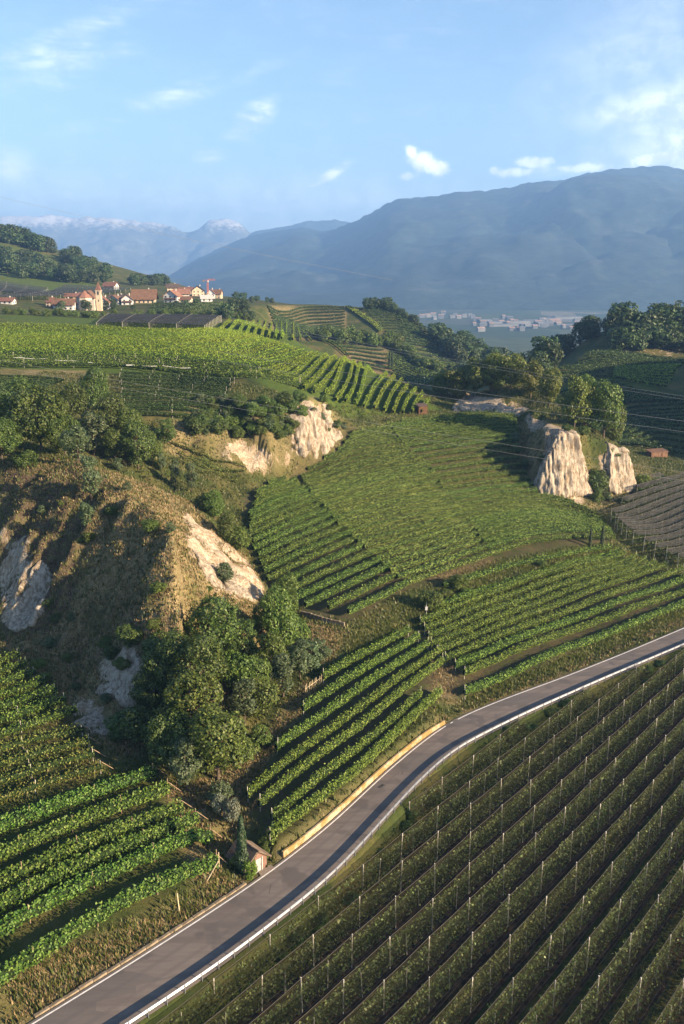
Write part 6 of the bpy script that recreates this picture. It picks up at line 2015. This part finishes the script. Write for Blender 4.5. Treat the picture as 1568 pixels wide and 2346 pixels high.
def leaning_post(px0, py0, px1, py1, h, label, mat, kind='field_post'):
    """post with a foot surveyed on the ground and its head h above"""
    a = survey(px0, py0)
    rr = ray(px1, py1)
    b = np.array([0, 0, CAM_Z]) + rr * (a[1] / rr[1])
    if abs(b[0] - a[0]) < .6: b[0] = a[0] + (b[0] - a[0])
    mb = MB(); mb.tube([(0, 0, -.3), (b[0] - a[0], 0, b[2] - a[2])], [.07, .06], 6)
    tag(mb.build(kind, mat, loc=a), label, 'post')
M_PALEWOOD = simple('pale_post_wood', (.50, .42, .28), .8, .2, .25, 4)
leaning_post(502, 1990, 501, 1954, 2.5, 'upright pale end post of the lowest vine row beside the hut', M_PALEWOOD)
leaning_post(470, 2022, 500, 1975, 2.5, 'slanting pale prop leaning on the end post of the lowest row', M_PALEWOOD)
leaning_post(412, 2094, 406, 2048, 2.5, 'lone pale stake in the dry grass bank above the road', M_PALEWOOD)

# small white signal post on the terrace bank
w = survey(977, 1412)
e = empty('white_post', w); tag(e, 'small post with a white lamp head on the terrace bank', 'post')
mb = MB(); mb.tube([(0, 0, -.3), (0, 0, 2.2)], .05, 6); mb.build('pole', M_GREYPOST, e)
mb = MB(); mb.box((0, 0, 1.45), (.42, .3, .55)); mb.box((0, 0, 1.76), (.5, .38, .06)); mb.build('box', WALLS['white'], e)
mb = MB(); mb.tube([(0, 0, 2.2), (0, 0, 2.7)], .03, 5); mb.build('aerial', M_STEEL, e)

# low terrace wall below the basin
def stone_line(pts, name, label, h, ymin=0):
    W_ = resample(np.array([survey(*q, ymin) for q in pts]), .9)
    W_[:, 2] = ground(W_[:, 0], W_[:, 1])
    e = empty(name, W_[0]); tag(e, label, 'wall')
    for i in range(len(W_) - 1):
        c_ = (W_[i] + W_[i + 1]) / 2 - W_[0]
        mb = MB(); mb.box((0, 0, 0), (.86, .4, h + .5), top=.93)
        o = mb.build('stone', M_CONC, e, loc=(c_[0], c_[1], c_[2] + h / 2 - .2 + rng.uniform(-.05, .05)))
        d_ = W_[i + 1] - W_[i]
        o.rotation_euler = (0, 0, math.atan2(d_[1], d_[0]) + rng.uniform(-.05, .05))
stone_line([(690, 1410), (740, 1425), (790, 1438)], 'terrace_wall', 'short pale stone wall under the lowest basin vines', .8)

# fence of thin stakes at the thicket edge
w0, w1 = survey(700, 1592), survey(735, 1568)
e = empty('stake_fence', w0); tag(e, 'short fence of thin pale stakes at the thicket edge', 'fence')
for i in range(9):
    q = w0 + (w1 - w0) * i / 8
    mb = MB(); mb.tube([(0, 0, -.2), (rng.uniform(-.2, .2), 0, 1.5)], .04, 5)
    mb.build('stake', M_PALEWOOD, e, loc=(q[0] - w0[0], q[1] - w0[1], gz(q[0], q[1]) - w0[2]))
mb = MB(); mb.tube([(0, 0, .9), (w1[0] - w0[0], w1[1] - w0[1], w1[2] - w0[2] + .9)], .03, 5); mb.build('rail', M_PALEWOOD, e)

# field shed at the far end of the basin and brick outbuilding behind the bluff
def shed(px, py, w_, d_, h_, wallm, roofm, label, ymin=0):
    q = survey(px, py, ymin)
    e = empty('field_shed', q, R(20)); tag(e, label, 'shed')
    mb = MB(); mb.box((0, 0, h_ / 2 - .3), (w_, d_, h_ + .6)); mb.build('wall', wallm, e)
    mb = MB(); l, d = w_ / 2 + .25, d_ / 2 + .25
    mb.add([(-l, -d, h_), (l, -d, h_), (l, d, h_ + .6), (-l, d, h_ + .6), (-l, -d, h_ + .14), (l, -d, h_ + .14), (l, d, h_ + .74), (-l, d, h_ + .74)], [(3, 2, 1, 0), (4, 5, 6, 7), (0, 1, 5, 4), (1, 2, 6, 5), (2, 3, 7, 6), (3, 0, 4, 7)])
    mb.build('roof', roofm, e)
    mb = MB(); mb.box((w_ * .15, -d_ / 2 - .03, h_ * .42), (.9, .08, h_ * .84)); mb.build('door', M_TIMBER, e)
shed(966, 947, 3.2, 2.6, 2.4, M_TIMBER, ROOFS['dark'], 'small dark field shed at the foot of the bright slanting rows', 280)
shed(1505, 1046, 7, 3, 1.7, ROOFS['brown'], ROOFS['brown'], 'low brick red outbuilding behind the bluff at the right', 290)
for i, (px, py) in enumerate([(1210, 848), (1216, 864)]):
    q = survey(px, py, 330)
    if q is not None:
        mb = MB(); mb.box((0, 0, 2.0), (2.4, 2.0, 5)); mb.box((0, 0, 4.7), (2.8, 2.4, .3))
        tag(mb.build('white_kiosk', WALLS['white'], loc=q), ['upper', 'lower'][i] + ' of two small white blocks in the shaded valley', 'kiosk', 'white blocks in the valley')

# ------------------------------------------------------------------ air
def build_haze():
    m = bpy.data.materials.new('haze_air')
    m.use_nodes = True
    t = NT(m.node_tree)
    t.t.nodes.clear()
    pv = t.n('VolumePrincipled')
    pv.inputs['Color'].default_value = (.25, .50, 1.0, 1)
    pv.inputs['Density'].default_value = HAZE_D
    pv.inputs['Density Attribute'].default_value = ''
    pv.inputs['Anisotropy'].default_value = .1
    out = t.n('OutputMaterial')
    t.L.new(pv.outputs[0], out.inputs['Volume'])
    mb = MB()
    mb.box((0, 5000, 441), (26000, 21600, 1140))
    m.cycles.homogeneous_volume = True
    o = mb.build('haze', m)
    tag(o, kind='stuff')
    o.display_type = 'WIRE'
HAZE_D = 1.25e-4
build_haze()
